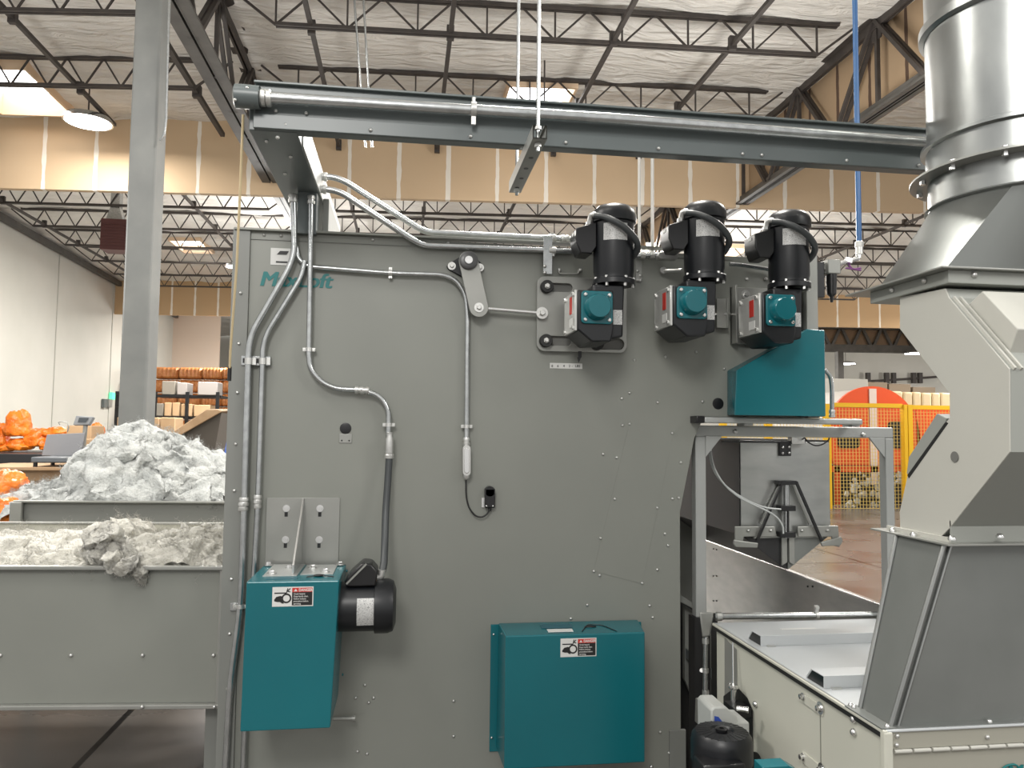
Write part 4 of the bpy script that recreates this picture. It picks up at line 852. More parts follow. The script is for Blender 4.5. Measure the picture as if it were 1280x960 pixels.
    for fx in (.12, .88):
        for fz in (.12, .88): mb = MB(); mb.lathe([(.007, 0), (.007, .006), (.004, .008)], (p.x+(q.x-p.x)*fx, yF_-.010, p.z+(q.z-p.z)*fz), (0, -1, 0), 10); sub(mb, 'cover_screw', 'steel', oc)
    p, q = PY(766, 405.6, Y-.052), PY(777.8, 387.8, Y-.052); mb = MB(); mb.box((p.x, Y-.053, p.z), (q.x, Y-.050, q.z)); mb.obj('gearbox_label', 'print', t)
    return t
g1 = gearmotor('leftmost of the three vertical black motors with teal covers, over the slotted plate')
def shift(o, label, dp):
    c = copy_tree(o); c.location = o.location+dp; c['label'] = label; return c
d12 = PY(865, 378.5, YF-.31)-PY(746, 384.5, YF-.31); d13 = PY(976, 388, YF-.31)-PY(746, 384.5, YF-.31)
g2 = shift(g1, 'middle of the three vertical black motors, with no plate behind its gearbox', V((d12.x, 0, d12.z)))
g3 = shift(g1, 'rightmost vertical black motor, directly above the slanted teal guard', V((d13.x, 0, d13.z)))
# mounting shelf plates: back plate for #3 and angle/tension bolt between #2 and #3
t = thing('motor_mount', 'grey bolted mounting plate behind the rightmost motor gearbox', 'mount plate', F(955, 430))
a, b = F(915, 430, .02), F(1001, 362, .02); mb = MB(); mb.box((a.x, YF-.02, a.z), (b.x, YF-.006, b.z)); mb.obj('plate', 'plate', t, bevel=.002)
mb = MB(); mb.box((a.x, YF-.06, a.z+.0), (a.x+.008, YF-.0, b.z+.002)); mb.obj('side_lip', 'plate', t, bevel=.001)
screws(t, [F(932, 368, .022), F(932, 422, .022), F(985, 368, .022)], .010, washer=True)
a, b = F(895, 410, .03), F(908, 374, .03); mb = MB(); mb.box((a.x, YF-.04, a.z), (b.x, YF-.03, b.z)); mb.box((b.x-.006, YF-.05, a.z), (b.x, YF-.0, b.z)); mb.obj('tension_bracket', 'plate', t, bevel=.001)
mb = MB(); mb.cyl(F(893, 392.5, .035), F(922, 393, .035), .005, 10); mb.cyl(F(904, 392.6, .035), F(908, 392.7, .035), .010, 6); mb.obj('tension_bolt', 'steel', t)
# mount box behind motor 1/2 so they are carried
for (nm, lab, dd) in (('motor_bracket', 'plain steel bracket carrying the leftmost vertical motor', V((0, 0, 0))), ('motor_bracket', 'plain steel bracket carrying the middle vertical motor', V((d12.x, 0, d12.z)))):
    p, q = PY(733, 412, YF-.1)+dd, PY(772, 372, YF-.1)+dd; mb = MB(); mb.box((p.x, YF-.10, p.z), (q.x, YF-.012, q.z)); o = mb.obj(nm, 'black', None, bevel=.003); tag(o, lab, 'bracket')
# conduits between motors along the top
t = thing('top_conduit', 'conduit fittings running from the first motor to the middle motor', 'conduit', F(800, 318, .02))
mb = MB(); mb.tube([F(795, 320, .03), F(812, 319, .03), F(845, 319.5, .05)], .012, 12); mb.obj('tube', 'galv', t)
stad(F(825, 320.5, .05), F(842, 321, .05), .014, YF-.07, YF-.03, 'conduit_body', 'cast', t)
for px in (803, 815): mb = MB(); mb.lathe([(.016, -.01), (.016, .01)], F(px, 319.4, .03), (1, 0, 0), 8); mb.obj('coupling', 'cast', t)
mb = MB(); mb.tube([F(827, 340, .02), F(836, 338, .05), F(852, 338, .09)], .008, 10, .01); mb.lathe([(.014, -.006), (.014, .006)], F(829, 338, .03), (0, -1, 0), 10); mb.obj('grease_fitting', 'cast', t)
t = thing('top_conduit', 'bent conduit along the dark rail between middle and rightmost motors', 'conduit', F(930, 333, .02)); mb = MB(); mb.tube([F(912, 330, .03), F(925, 331, .03), F(965, 337, .03), F(985, 338, .06)], .009, 12); mb.obj('tube', 'galv', t)
t = thing('conduit_post_strap', 'perforated strap holding the paired conduits before the first motor', 'bracket', F(683, 340)); a, b = F(677.5, 344, .004), F(689, 297, .004)
mb = MB(); mb.box((a.x, YF-.032, a.z), (b.x, YF-.026, b.z)); mb.obj('strap', 'galv', t, bevel=.001)
screws(t, [F(681, 333, .033), F(681, 341, .033)], .007)
for py, o_ in ((298, -.02), (313.5, .02)):
    mb = MB(); q = F(690, py, o_); mb.lathe([(.017, -.013), (.017, .013)], q, (1, 0, 0), 14); mb.beam(q+V((0, 0, .02)), q-V((0, 0, .024)), .016, .02, (0, 1, 0)); mb.obj('clamp', 'cast', t)
t = thing('perforated_strap', 'perforated strap right of the first motor, on the upper panel edge', 'bracket', F(797, 345)); a, b = F(794.5, 352, .004), F(800, 322, .004); mb = MB(); mb.box((a.x, YF-.006, a.z), (b.x+.008, YF, b.z)); mb.obj('strap', 'plate', t, bevel=.001); screws(t, [F(797, 339, .006), F(797, 350, .006)], .006)
# thin vertical rods behind the beam down to the machine top
t = thing('hanger_rod', 'left of two thin white rods rising behind the first motor', 'rod', PY(799, 320, 3.05), 'thin rods above the machine'); mb = MB(); mb.cyl(PY(799, 318, 3.05), V((PY(799, 318, 3.05).x, 3.05, PY(799, 168, 3.05).z)), .0065, 8); mb.obj('rod', mat('pale_rod', (.5, .48, .44), .4), t)
t = thing('hanger_rod', 'right of two thin white rods, standing between first and middle motors', 'rod', PY(815.5, 320, 3.05), 'thin rods above the machine'); mb = MB(); mb.cyl(PY(815.5, 318, 3.05), V((PY(815.5, 318, 3.05).x, 3.05, PY(815, 170, 3.05).z)), .0075, 8); mb.obj('rod', bpy.data.materials['pale_rod'], t)

# blue air pipe and filter regulator
yp = 3.12; q = PY(1074, 306, yp)
t = thing('air_pipe', 'vertical blue air pipe dropping past the beam at right', 'pipe', q); mb = MB(); mb.cyl(q, V((q.x, yp, ZT)), .0115, 14); mb.obj('pipe', 'blue', t)
mb = MB(); mb.lathe([(.014, -.012), (.019, -.01), (.019, .012), (.014, .016)], q, (0, 0, 1), 8); mb.lathe([(.016, 0), (.016, .035)], q-V((0, 0, .045)), (0, 0, 1), 12); mb.obj('pipe_coupling', 'cast', t)
mb = MB(); mb.tube([PY(1074, 316, yp), PY(1073, 323, yp), PY(1058, 327, yp-.02), PY(1046, 331, yp-.04)], .011, 10, .01, 3); mb.lathe([(.017, -.012), (.017, .012)], PY(1060, 326.5, yp-.02), (1, 0, -.15), 6); mb.obj('elbow', 'steel', t)
mb = MB(); mb.tube([PY(1061, 331, yp-.02), PY(1066, 337, yp-.04), PY(1076, 335, yp-.04)], .004, 8, .01, 3); mb.beam(PY(1057, 335, yp-.03), PY(1076, 338, yp-.04), .012, .006); mb.obj('valve_handle', mat('violet_handle', (.2, .05, .22), .4), t)
yr = 2.98; a, b = PY(1031, 343, yr), PY(1047, 326, yr)
t = thing('air_regulator', 'black air filter regulator on the machine corner below the blue pipe', 'regulator', PY(1039, 378, yr))
c = (a+b)/2; mb = MB(); mb.cbox(c, (b.x-a.x, .05, b.z-a.z)); mb.obj('head', 'plate', t, bevel=.004)
mb = MB(); mb.lathe([(.022, 0), (.022, -.03), (.019, -.085), (.008, -.095), (.006, -.118), (0, -.12)], (c.x, yr, a.z), (0, 0, 1), 20); mb.obj('bowl', 'blackp', t)
p, q = PY(1019.5, 372, yr), PY(1029, 328, yr); mb = MB(); mb.box((p.x, yr-.01, p.z), (q.x, yr+.04, q.z)); mb.obj('mount_bracket', 'blackp', t, bevel=.002); mb = MB(); mb.beam(c, (p.x, yr+.01, c.z), .02, .02); mb.obj('nipple', 'cast', t)
conduit([(1031, 462, .02), (1038, 470, .02), (1040, 485, .02), (1040, 522, .02)], 'short conduit curving down the right side of the slanted teal guard', r=.009, offs=.02, fittings=[(1040, 517, PI/2, .02)])
# ================================================================== RIGHT SIDE: cabinet, chute, duct
YD = 1.82; PI = math.pi
def PP(pts, y): return [PY(a, b, y) for a, b in pts]
def PPX(pts, x): return [PX(a, b, x) for a, b in pts]
qc_ = PY(1107, 912, 1.80); XB, ZBX = qc_.x, qc_.z; YB0 = 1.80; YB1 = PX(893, 781, XB).y; XB1 = XB+1.15
t = CAB = thing('conveyor_cabinet', 'cream metal cabinet with bright flat top at lower right, carrying the dust duct', 'cabinet', ((XB+XB1)/2, (YB0+YB1)/2, 0))
mb = MB(); mb.box((XB, YB0, .08), (XB+.012, YB1-.02, ZBX-.012)); mb.obj('side_panel', 'cream', t, smooth=0, bevel=.002)
mb = MB(); mb.box((XB+.012, YB0+.002, .08), (XB1, YB0+.014, ZBX-.055)); mb.obj('front_door', mat('cream_front_shade', (.33, .32, .27), .45), t, smooth=0, bevel=.002)  # darker copy of the cream: the front's shade is put into its colour
mb = MB(); mb.box((XB+.012, YB0, ZBX-.05), (XB1, YB0+.014, ZBX-.004)); mb.obj('front_rail', bpy.data.materials['cream_front_shade'], t, smooth=0, bevel=.002)
mb = MB(); mb.box((XB-.006, YB0-.006, ZBX-.006), (XB1, YB1, ZBX)); mb.obj('top_sheet', 'lid', t, smooth=0, bevel=.002)
mb = MB(); mb.box((XB-.008, YB0-.004, ZBX-.022), (XB+.002, YB1, ZBX-.010)); mb.obj('edge_seal', 'rubber', t, smooth=0)
mb = MB(); mb.box((XB-.010, YB0-.008, ZBX-.010), (XB+.002, YB1, ZBX-.0)); mb.obj('edge_trim', 'cream', t, smooth=0, bevel=.003)
mb = MB(); mb.box((XB-.010, YB0-.010, .05), (XB+.014, YB0+.010, ZBX-.004)); mb.obj('corner_trim', 'cream', t, smooth=0, bevel=.004)
mb = MB(); mb.box((XB+.02, YB1-.02, .08), (XB1, YB1-.005, ZBX-.01)); mb.obj('back_panel', 'cream', t, smooth=0)
for k in range(12):
    x0 = XB+.02+k*.052; mb = MB(); mb.cyl((x0, YB0-.004, ZBX-.053), (x0+.046, YB0-.004, ZBX-.053), .005, 10); mb.obj('hinge_knuckle', 'chute', t)
screws(t, [(XB+.03, YB0, ZBX-.016), (XB+.028, YB0, ZBX-.038), (XB+.28, YB0, ZBX-.03)], .006)
# teal maker lettering on the door (cut by the frame)
q = PY(1256, 978, YB0); text('M', 'door_lettering', (q.x, YB0-.001, q.z-.0), .06, 'teal_text', t, bold=.001, shear=.25); mb = MB(); mb.tube([PY(x, y, YB0-.002) for x, y in ((1252, 962), (1258, 957), (1268, 955), (1273, 958), (1272, 964))], .0025, 6, .01, 3); mb.obj('door_emblem', 'teal_text', t)
# ribs across the lids
for (px, py, h) in ((951, 808, .036), (1030, 861, .036)):
    p = PZ(px, py, ZBX); y0 = p.y; x0 = p.x
    mb = MB(); sec = [(0, 0), (0, h), (.07, h), (.10, .004), (.098, 0), (.066, h-.003), (.003, h-.003), (.003, 0)]
    mb.prism([V((x0, y0+a, ZBX+b)) for a, b in sec], (.85, 0, 0)); mb.obj('lid_rib', 'lid', t, smooth=0, bevel=.001)
    mb = MB(); mb.prism([V((x0+.002, y0+a, ZBX+b)) for a, b in [(.003, .001), (.003, h-.003), (.066, h-.003), (.095, .001)]], (.01, 0, 0)); mb.obj('rib_end_shade', 'blackp', t, smooth=0)  # black plug painted as the shade inside the rib's open end
    mb = MB(); mb.box((x0+.02, y0-.012, ZBX), (x0+.05, y0, ZBX+.004)); mb.obj('rib_tab', 'cast', t)
mb = MB(); q = PZ(975, 786, ZBX); mb.box((q.x, q.y-.05, ZBX), (q.x+.14, q.y, ZBX+.001)); mb.obj('lid_label', 'white', t)
screws(t, [PX(945, 880, XB-.001), PX(1068, 899, XB-.001), PX(1068, 915, XB-.001), PX(914, 856, XB-.001)], .010, n=(-1, 0, 0), m='steel')
mb = MB(); a = PX(1025.5, 893, XB); mb.box((XB-.001, a.y-.002, .08), (XB, a.y+.002, a.z)); mb.obj('panel_seam', mat('seam', (.2, .2, .17), .6), t, smooth=0)
for (x0, y0, x1, y1) in ((1004, 870.5, 1025, 885), (1004, 946, 1027, 962)):
    p, q = PX(x0, y0, XB-.004), PX(x1, y1, XB-.004); mb = MB(); mb.box((XB-.004, min(p.y, q.y)-.012, min(p.z, q.z)-.02), (XB, max(p.y, q.y)+.008, max(p.z, q.z)+.008)); l_ = mb.obj('latch_plate', 'cream', t, bevel=.001)
    for z_ in (p, q): mb = MB(); mb.lathe([(.011, 0), (.011, .003), (.008, .004), (.008, .012), (.004, .014)], z_, (-1, 0, 0), 10); sub(mb, 'latch_screw', 'steel', l_)
    mb = MB(); mb.lathe([(.018, 0), (.018, .002)], q-V((-.001, 0, 0)), (-1, 0, 0), 14); sub(mb, 'latch_disc', 'steel', l_)
# take-up slot with screw
sl = PPX([(906, 797), (921, 812), (922, 884), (906, 872)], XB-.001); mb = MB(); mb.prism(sl, (-.001, 0, 0)); mb.obj('takeup_slot', 'plate', t, smooth=0)
sl = PPX([(921, 858), (934, 872), (941, 888), (941, 960), (938, 975), (905, 955), (905, 870)], XB-.003); mb = MB(); mb.prism(sl, (-.002, 0, 0)); mb.obj('slot_opening', 'blackp', t, smooth=0)
a, b = PX(917, 858, XB-.04), PX(918, 882, XB-.04)
mb = MB(); mb.lathe([(.014, 0), (.019, .004), (.019, .010), (.014, .014), (.010, .016), (.010, .075)], a+V((0, 0, .006)), (0, 0, -1), 16); mb.obj('takeup_screw', 'steel', t)
mb = MB(); mb.cyl(PX(916, 803, XB-.02), PX(916.5, 855, XB-.03), .003, 8); mb.obj('takeup_rod', 'steel', t)
mb = MB(); q = PX(922, 886, XB-.04); mb.cbox(q, (.06, .09, .028)); mb.obj('takeup_block', 'blackp', t, bevel=.002)
mb = MB(); q = PX(928, 885, XB-.06); mb.lathe([(.009, 0), (.009, .03), (.011, .03), (.011, .038)], q+V((-.02, 0, 0)), (1, -.6, 0), 8); mb.obj('takeup_bolt', 'steel', t)
# black feet hidden low
for yy in (YB0+.05, YB1-.1):
    mb = MB(); mb.box((XB+.03, yy, 0), (XB+.09, yy+.06, .08)); mb.obj('foot', 'blackp', t)
    mb = MB(); mb.box((XB1-.09, yy, 0), (XB1-.03, yy+.06, .08)); mb.obj('foot', 'blackp', t)

# small geared motor at the bottom
ym = 2.30; c = PY(902, 912, ym); R = (PY(938, 925, ym).x-PY(866, 925, ym).x)/2
t = thing('small_motor', 'small upright black motor at the bottom edge, beside the cream cabinet', 'motor', (c.x, ym, .12))
mb = MB(); zt_ = c.z; mb.lathe([(R*.35, .0), (R*.40, .006), (R*.85, .002), (R*.97, -.012), (R, -.03), (R, -.085), (R*.95, -.09)], (c.x, ym, zt_-.006), (0, 0, 1), 40); fc = mb.obj('fan_cover', 'black', t)
mb = MB()
for k in range(24):
    a = 2*PI*k/24; mb.beam(V((c.x+R*.4*math.cos(a), ym+R*.4*math.sin(a), zt_-.001)), V((c.x+R*.86*math.cos(a), ym+R*.86*math.sin(a), zt_-.0045)), .003, .003)
mb.lathe([(R*.2, 0), (R*.2, .008), (R*.08, .009), (R*.08, .003)], (c.x, ym, zt_-.004), (0, 0, 1), 20); sub(mb, 'grille', 'blackp', fc)
mb = MB(); mb.lathe([(R*.88, -.085), (R*.88, -.5)], (c.x, ym, zt_), (0, 0, 1), 32); mb.obj('body', 'black', t)
mb = MB()
for k in range(20): a = 2*PI*k/20; mb.beam(V((c.x+R*.9*math.cos(a), ym+R*.9*math.sin(a), zt_-.1)), V((c.x+R*.9*math.cos(a), ym+R*.9*math.sin(a), zt_-.45)), .006, .012)
mb.obj('fins', 'black', t)
mb = MB(); q = PY(908, 962, ym-R-.03); mb.box((q.x-.07, q.y, q.z-.12), (q.x+.06, q.y+.08, q.z+.012)); tb = mb.obj('terminal_box', 'blackp', t, bevel=.005); mb = MB(); mb.box((q.x-.02, q.y-.001, q.z-.03), (q.x+.03, q.y, q.z+.0)); sub(mb, 'label', 'white', tb)
gbp = PP([(889, 888), (893, 884), (908, 884), (922, 897), (922, 903), (937, 903), (938, 960), (890, 945)], ym+.10); mb = MB(); mb.prism(gbp, (0, .12, 0)); gx = mb.obj('gearbox', mat('pale_gearbox', (.42, .43, .41), .4), t, bevel=.005)
lb = PP([(893, 895), (893, 903), (906, 906), (898, 896)], ym+.099); mb = MB(); mb.prism(lb, (0, -.001, 0)); sub(mb, 'blue_label', 'bluelabel', gx, smooth=0)
mb = MB(); mb.box((c.x-.06, ym-.06, 0), (c.x+.06, ym+.06, zt_-.48)); mb.obj('pedestal', 'blackp', t)
# teal corner near bottom
yq = 1.98; q = PP([(953, 959), (986, 957), (1001, 966), (1003, 1000), (953, 1000)], yq); t = thing('sprocket_guard', 'small teal guard corner peeking in at the bottom beside the cabinet door side', 'guard', (q[0].x, yq, q[3].z))
mb = MB(); mb.prism(q, (0, .05, 0)); mb.obj('housing', 'teal', t, smooth=0, bevel=.002)
mb = MB(); q0 = PX(948, 954, XB-.004); mb.lathe([(.045, 0), (.045, .004)], PX(947, 958, XB-.005), (-1, 0, 0), 20); mb.obj('opening_ring', 'blackp', t)

# conduit along the rear of the cabinet
yk = YB1+.03
t = thing('cabinet_conduit', 'bright conduit lying along the rear edge of the cabinet top', 'conduit', PY(893, 770, yk))
mb = MB(); mb.tube([PY(893, 770.5, yk), PY(1130, 768, yk)], .0125, 14); mb.obj('tube', 'galv', t)
mb = MB(); mb.lathe([(.013, -.012), (.018, -.01), (.018, .01), (.014, .014)], PY(898, 770.5, yk), (1, 0, 0), 14); mb.obj('coupling', 'cast', t)
mb = MB(); mb.lathe([(.016, -.006), (.016, .006)], PY(1020.5, 769, yk), (1, 0, 0), 14); mb.beam(PY(1020.5, 770, yk-.005), PY(1020.5, 757, yk-.005), .014, .012, (0, 1, 0)); mb.lathe([(.008, 0), (.008, .01)], PY(1020.5, 759, yk-.012), (0, -1, 0), 10); mb.obj('clamp', 'cast', t)
t = thing('conduit_elbow', 'grey pull-elbow fitting at the rear corner of the cabinet', 'fitting', PY(881, 797, yk))
mb = MB(); mb.loft(PP([(874, 765), (892, 765), (888, 795), (878, 797)], yk-.02), PP([(874, 765), (892, 765), (888, 795), (878, 797)], yk+.03)); mb.obj('body', 'plate', t, bevel=.006)
mb = MB(); mb.tube([PY(883, 794, yk), PY(882, 806, yk), PY(881.5, 868, yk), PY(882, 878, yk)], .0095, 12); mb.obj('riser', 'galv', t)
for py in (801, 866): mb = MB(); mb.lathe([(.013, -.01), (.013, .01)], PY(882, py, yk), (0, 0, 1), 10); mb.obj('coupling', 'cast', t)
mb = MB(); mb.lathe([(.013, -.008), (.013, .008)], PY(881.5, 838, yk), (0, 0, 1), 10); mb.cyl(PY(877, 838, yk), PY(877, 838, yk+.05), .008, 8); mb.obj('clamp', 'cast', t)
mb = MB(); mb.prism(PP([(875, 877), (889, 877), (888, 905), (874, 908)], yk-.02), (0, .05, 0)); mb.obj('lower_body', 'plate', t, bevel=.005)
# under-frame between machine and cabinet, with a dark sheet for the gap
t = thing('transfer_frame', 'steel frame plates and a dark gap sheet between the grey machine and the cream cabinet', 'frame', PY(872, 900, 3.05))
mb = MB(); q = PP([(846, 742), (897, 775), (897, 1000), (846, 1000)], 3.22); mb.prism(q, (0, .02, 0)); mb.obj('back_plate', 'darkp', t, smooth=0)  # dark sheet added to stand for the dark gap beside the machine
mb = MB(); q = PP([(856, 757), (889, 778), (889, 885), (872, 885), (856, 850)], 3.16); mb.prism(q, (0, .03, 0)); mb.obj('plate', 'face2', t, smooth=0, bevel=.002)
mb = MB(); q = PP([(862, 814), (890, 836), (890, 850), (862, 826)], 3.10); mb.prism(q, (0, .05, 0)); mb.obj('channel', 'beam', t, smooth=0, bevel=.003)
mb = MB(); q = PP([(846, 741), (880, 762), (880, 768), (846, 750)], 3.10); mb.prism(q, (0, .05, 0)); mb.obj('rail', 'face2', t, smooth=0, bevel=.002)

# ---- the chute
XW = PY(1181, 350, YD).x; WID = .75
S_ = [(1124.7, 371.6), (1181.6, 360.6), (1186, 372), (1261.5, 461), (1262, 565), (1187, 660), (1168, 679), (1125, 664), (1124.5, 640), (1134, 596), (1187, 522), (1187, 492), (1124.7, 411)]
t = CHU = thing('discharge_chute', 'pale grey chute with cranked side, joining duct flange and lower hood', 'chute', (XW+.3, YD, PY(1183, 678, YD).z))
Sx = PPX(S_, XW)
fm = mat('chute_front_shade', (.30, .31, .285), .5)  # chute paint darkened: shade on the faces turned from the light
# left cheek (pale), front and back skins
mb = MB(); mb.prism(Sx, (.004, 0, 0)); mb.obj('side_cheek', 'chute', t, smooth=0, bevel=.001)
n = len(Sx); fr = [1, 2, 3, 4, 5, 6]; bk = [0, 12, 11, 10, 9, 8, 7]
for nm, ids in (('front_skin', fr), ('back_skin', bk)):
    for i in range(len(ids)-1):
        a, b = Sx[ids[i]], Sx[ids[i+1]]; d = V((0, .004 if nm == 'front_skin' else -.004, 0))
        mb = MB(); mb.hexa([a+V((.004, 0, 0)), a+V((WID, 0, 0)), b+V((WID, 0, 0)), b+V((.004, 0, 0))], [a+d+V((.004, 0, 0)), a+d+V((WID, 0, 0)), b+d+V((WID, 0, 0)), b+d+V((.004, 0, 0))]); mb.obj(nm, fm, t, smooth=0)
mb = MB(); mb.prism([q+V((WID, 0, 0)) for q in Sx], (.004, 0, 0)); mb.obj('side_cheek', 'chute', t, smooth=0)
mb = MB(); mb.lathe([(.014, 0), (.014, .0015)], PX(1193.5, 571, XW-.001), (-1, 0, 0), 20); mb.obj('port_hole', mat('port_grey', (.15, .15, .14), .6), t)
# seam bars along the front upper slope edge
mb = MB()
for o_ in (.012, .03): mb.beam(Sx[2]+V((o_, -.004, 0)), Sx[3]+V((o_, -.004, 0)), .006, .008, (0, 1, 0))
mb.obj('edge_beads', 'chute', t, smooth=0)
# hatch box on the upper slope
hb0 = [PX(*p, XW+.04) for p in ((1207, 381), (1228, 363), (1273, 411), (1259.5, 447))]
hb = [PX(1208, 383, XW+.04), PX(1228, 363.5, XW+.04), PX(1273, 411, XW+.04), PX(1259.5, 447, XW+.04)]
mb = MB(); mb.prism(hb, (.6, 0, 0)); mb.obj('hatch_box', 'chute', t, smooth=0, bevel=.003)
# flap on the back lower side
fl = [PX(*p, XW+.02) for p in ((1133, 592), (1136, 571), (1171, 517), (1183, 523), (1181, 530), (1136, 594))]
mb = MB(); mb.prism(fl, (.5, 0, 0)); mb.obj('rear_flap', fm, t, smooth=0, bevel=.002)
mb = MB(); mb.prism([PX(*p, XW-.001) for p in ((1134, 594), (1182, 527), (1185, 529), (1136, 598))], (.002, 0, 0)); mb.obj('flap_gap', 'rubber', t, smooth=0)
# lower collar
b0, b1 = PX(1125, 640, XW).y, Sx[6].y
mb = MB(); q = [PX(1183, 676, XW), PX(1168, 676, XW)]
zl = PY(1183, 678, YD).z; yb_ = 2.08
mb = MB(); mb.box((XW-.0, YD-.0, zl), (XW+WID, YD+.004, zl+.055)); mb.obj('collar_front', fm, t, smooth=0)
mb = MB(); mb.box((XW-.006, YD, zl), (XW, yb_, zl+.012)); mb.obj('collar_side', 'chute', t, smooth=0)
# flanges
def flange(z, nm, x0, y0, y1, par, th=.005, m_='ductlow'):
    mb = MB(); mb.box((x0-.035, y0-.035, z-th), (XW+WID+.035, y1+.035, z)); return mb.obj(nm, m_, par, smooth=0, bevel=.001)
flange(zl, 'lower_flange', XW, YD, yb_, t, m_='plate')
screws(t, [PY(x, y, YD-.03)+V((0, 0, .002)) for x, y in ((1190, 676), (1250, 673))], .010, n=(0, 0, 1), m='steel')
screws(t, [V((XW-.02, yb_-.05, zl)), V((XW-.02, YD+.12, zl))], .010, n=(0, 0, 1), m='steel')

# lower hood, from cabinet top to the flange
t = HOOD = thing('dust_hood', 'dull steel tapering hood standing on the cabinet under the chute flange', 'hood', PY(1117, 907, YD))
zbh = ZBX; xh = PY(1112, 907, YD).x; yh = PX(1076, 880, xh).y
xt = PY(1179, 682, YD).x; yt = PX(1122, 667, xt).y
lo = [V((xh, YD, zbh)), V((XB1-.02, YD, zbh)), V((XB1-.02, yh, zbh)), V((xh, yh, zbh))]; hi = [V((xt, YD, zl-.005)), V((XW+WID, YD, zl-.005)), V((XW+WID, yt, zl-.005)), V((xt, yt, zl-.005))]
mb = MB(); mb.hexa(lo, hi); mb.obj('body', 'ductlow', t, smooth=0, bevel=.002)
for o_, r_ in ((0, .006), (.02, .005)): mb = MB(); mb.tube([lo[0]+V((o_, -.004, 0)), hi[0]+V((o_, -.004, 0))], r_, 8); mb.obj('corner_bead', 'duct', t)
mb = MB(); mb.tube([lo[3]+V((-.003, 0, 0)), hi[3]+V((-.003, 0, 0))], .006, 8); mb.obj('corner_bead', 'duct', t)
mb = MB(); mb.box((xh-.035, YD-.02, zbh), (XB1-.01, YD+.0, zbh+.003)); mb.box((xh-.035, YD, zbh), (xh, yh+.02, zbh+.003)); mb.obj('base_flange', 'ductlow', t, smooth=0)
screws(t, [V((xh-.015, YD-.012, zbh+.003)), V((xh-.02, yh, zbh+.003)), V((xh+.27, YD-.012, zbh+.003)), V((xh-.02, yh+.015, zbh+.003))], .007, n=(0, 0, 1), m='steel')

# upper flange box
t = CHU; zu = PY(1180, 340, YD).z
mb = MB(); mb.box((XW-.012, YD-.03, zu-.035), (XW+WID+.03, yb_+.05, zu-.0)); mb.obj('upper_collar', fm, t, smooth=0, bevel=.002)
mb = MB(); mb.box((XW-.045, YD-.05, zu-.0), (XW+WID+.05, yb_+.13, zu+.005)); mb.obj('upper_flange', 'plate', t, smooth=0, bevel=.001)
screws(t, [V((XW-.014, YD+.06, zu-.012)), V((XW-.014, YD+.2, zu-.012))], .008, n=(-1, 0, 0)); screws(t, [V((XW+.06, YD-.031, zu-.012)), V((XW+.28, YD-.031, zu-.012))], .008)
# round duct with reducer
cy_ = 1.97; Rd = .235; cxx = PY(1180, 200, cy_).x+Rd+.004
t = thing('round_duct', 'big round galvanised duct rising out of frame at upper right', 'duct', (cxx, cy_, zu+.005))
z1 = PY(1183, 252, cy_).z; z2 = PY(1183, 214, cy_).z; z3 = PY(1183, 167, cy_).z
n = 48; ring = lambda r, z: [V((cxx+r*math.cos(2*PI*i/n), cy_+r*math.sin(2*PI*i/n), z)) for i in range(n)]
def sq(i):
    a = 2*PI*i/n; x, y = math.cos(a), math.sin(a); hx, hy = WID/2, (yb_+.03-YD)/2; k = 1/max(abs(x), abs(y)); X, Y = x*k, y*k
    return V((XW+hx+X*hx, (YD+yb_+.03)/2+Y*hy, zu+.005))
mb = MB(); mb.rings([[sq(i) for i in range(n)], ring(Rd, z1)], False); mb.obj('reducer', mat('reducer_steel', (.22, .23, .22), .38, .75, (7, .08, .01)), t, smooth=30)
mb = MB(); mb.rings([ring(Rd+.004, z1-.004), ring(Rd+.012, z1), ring(Rd+.006, z1+.006)], False); mb.obj('bead', 'ductlow', t)
mb = MB(); mb.rings([ring(Rd, z1), ring(Rd, z2)], False); mb.obj('spigot', 'duct', t)
mb = MB(); mb.rings([ring(Rd, z2-.003), ring(Rd+.05, z2-.003), ring(Rd+.05, z2+.003), ring(Rd, z2+.003)], False); fl = mb.obj('ring_flange', 'plate', t, smooth=30)
for k in range(12):
    a = 2*PI*(k+.4)/12; mb = MB(); p = V((cxx+(Rd+.026)*math.cos(a), cy_+(Rd+.026)*math.sin(a), z2)); mb.lathe([(.009, -.016), (.009, -.003), (.010, .003), (.010, .012)], p, (0, 0, 1), 6); sub(mb, 'flange_bolt', 'steel', fl)
mb = MB(); mb.rings([ring(Rd+.004, z2+.003), ring(Rd+.004, z3)], False); mb.obj('sleeve', 'duct', t)
mb = MB(); mb.rings([ring(Rd+.004, z3-.022), ring(Rd+.018, z3-.018), ring(Rd+.018, z3-.008), ring(Rd+.004, z3-.002)], False); mb.obj('clamp_band', 'duct', t)
z4 = PY(1179, 20, cy_).z
mb = MB(); mb.rings([ring(Rd, z3-.002), ring(Rd, ZR-.25)], False); mb.obj('pipe', 'duct', t)
mb = MB(); mb.rings([ring(Rd+.002, z4-.02), ring(Rd+.016, z4-.014), ring(Rd+.016, z4+.012), ring(Rd+.002, z4+.02)], False); mb.obj('clamp_band', 'duct', t)
mb = MB(); mb.rings([ring(Rd+.002, 5.0), ring(Rd+.016, 5.004), ring(Rd+.016, 5.02), ring(Rd+.002, 5.024)], False); mb.obj('clamp_band', 'duct', t)

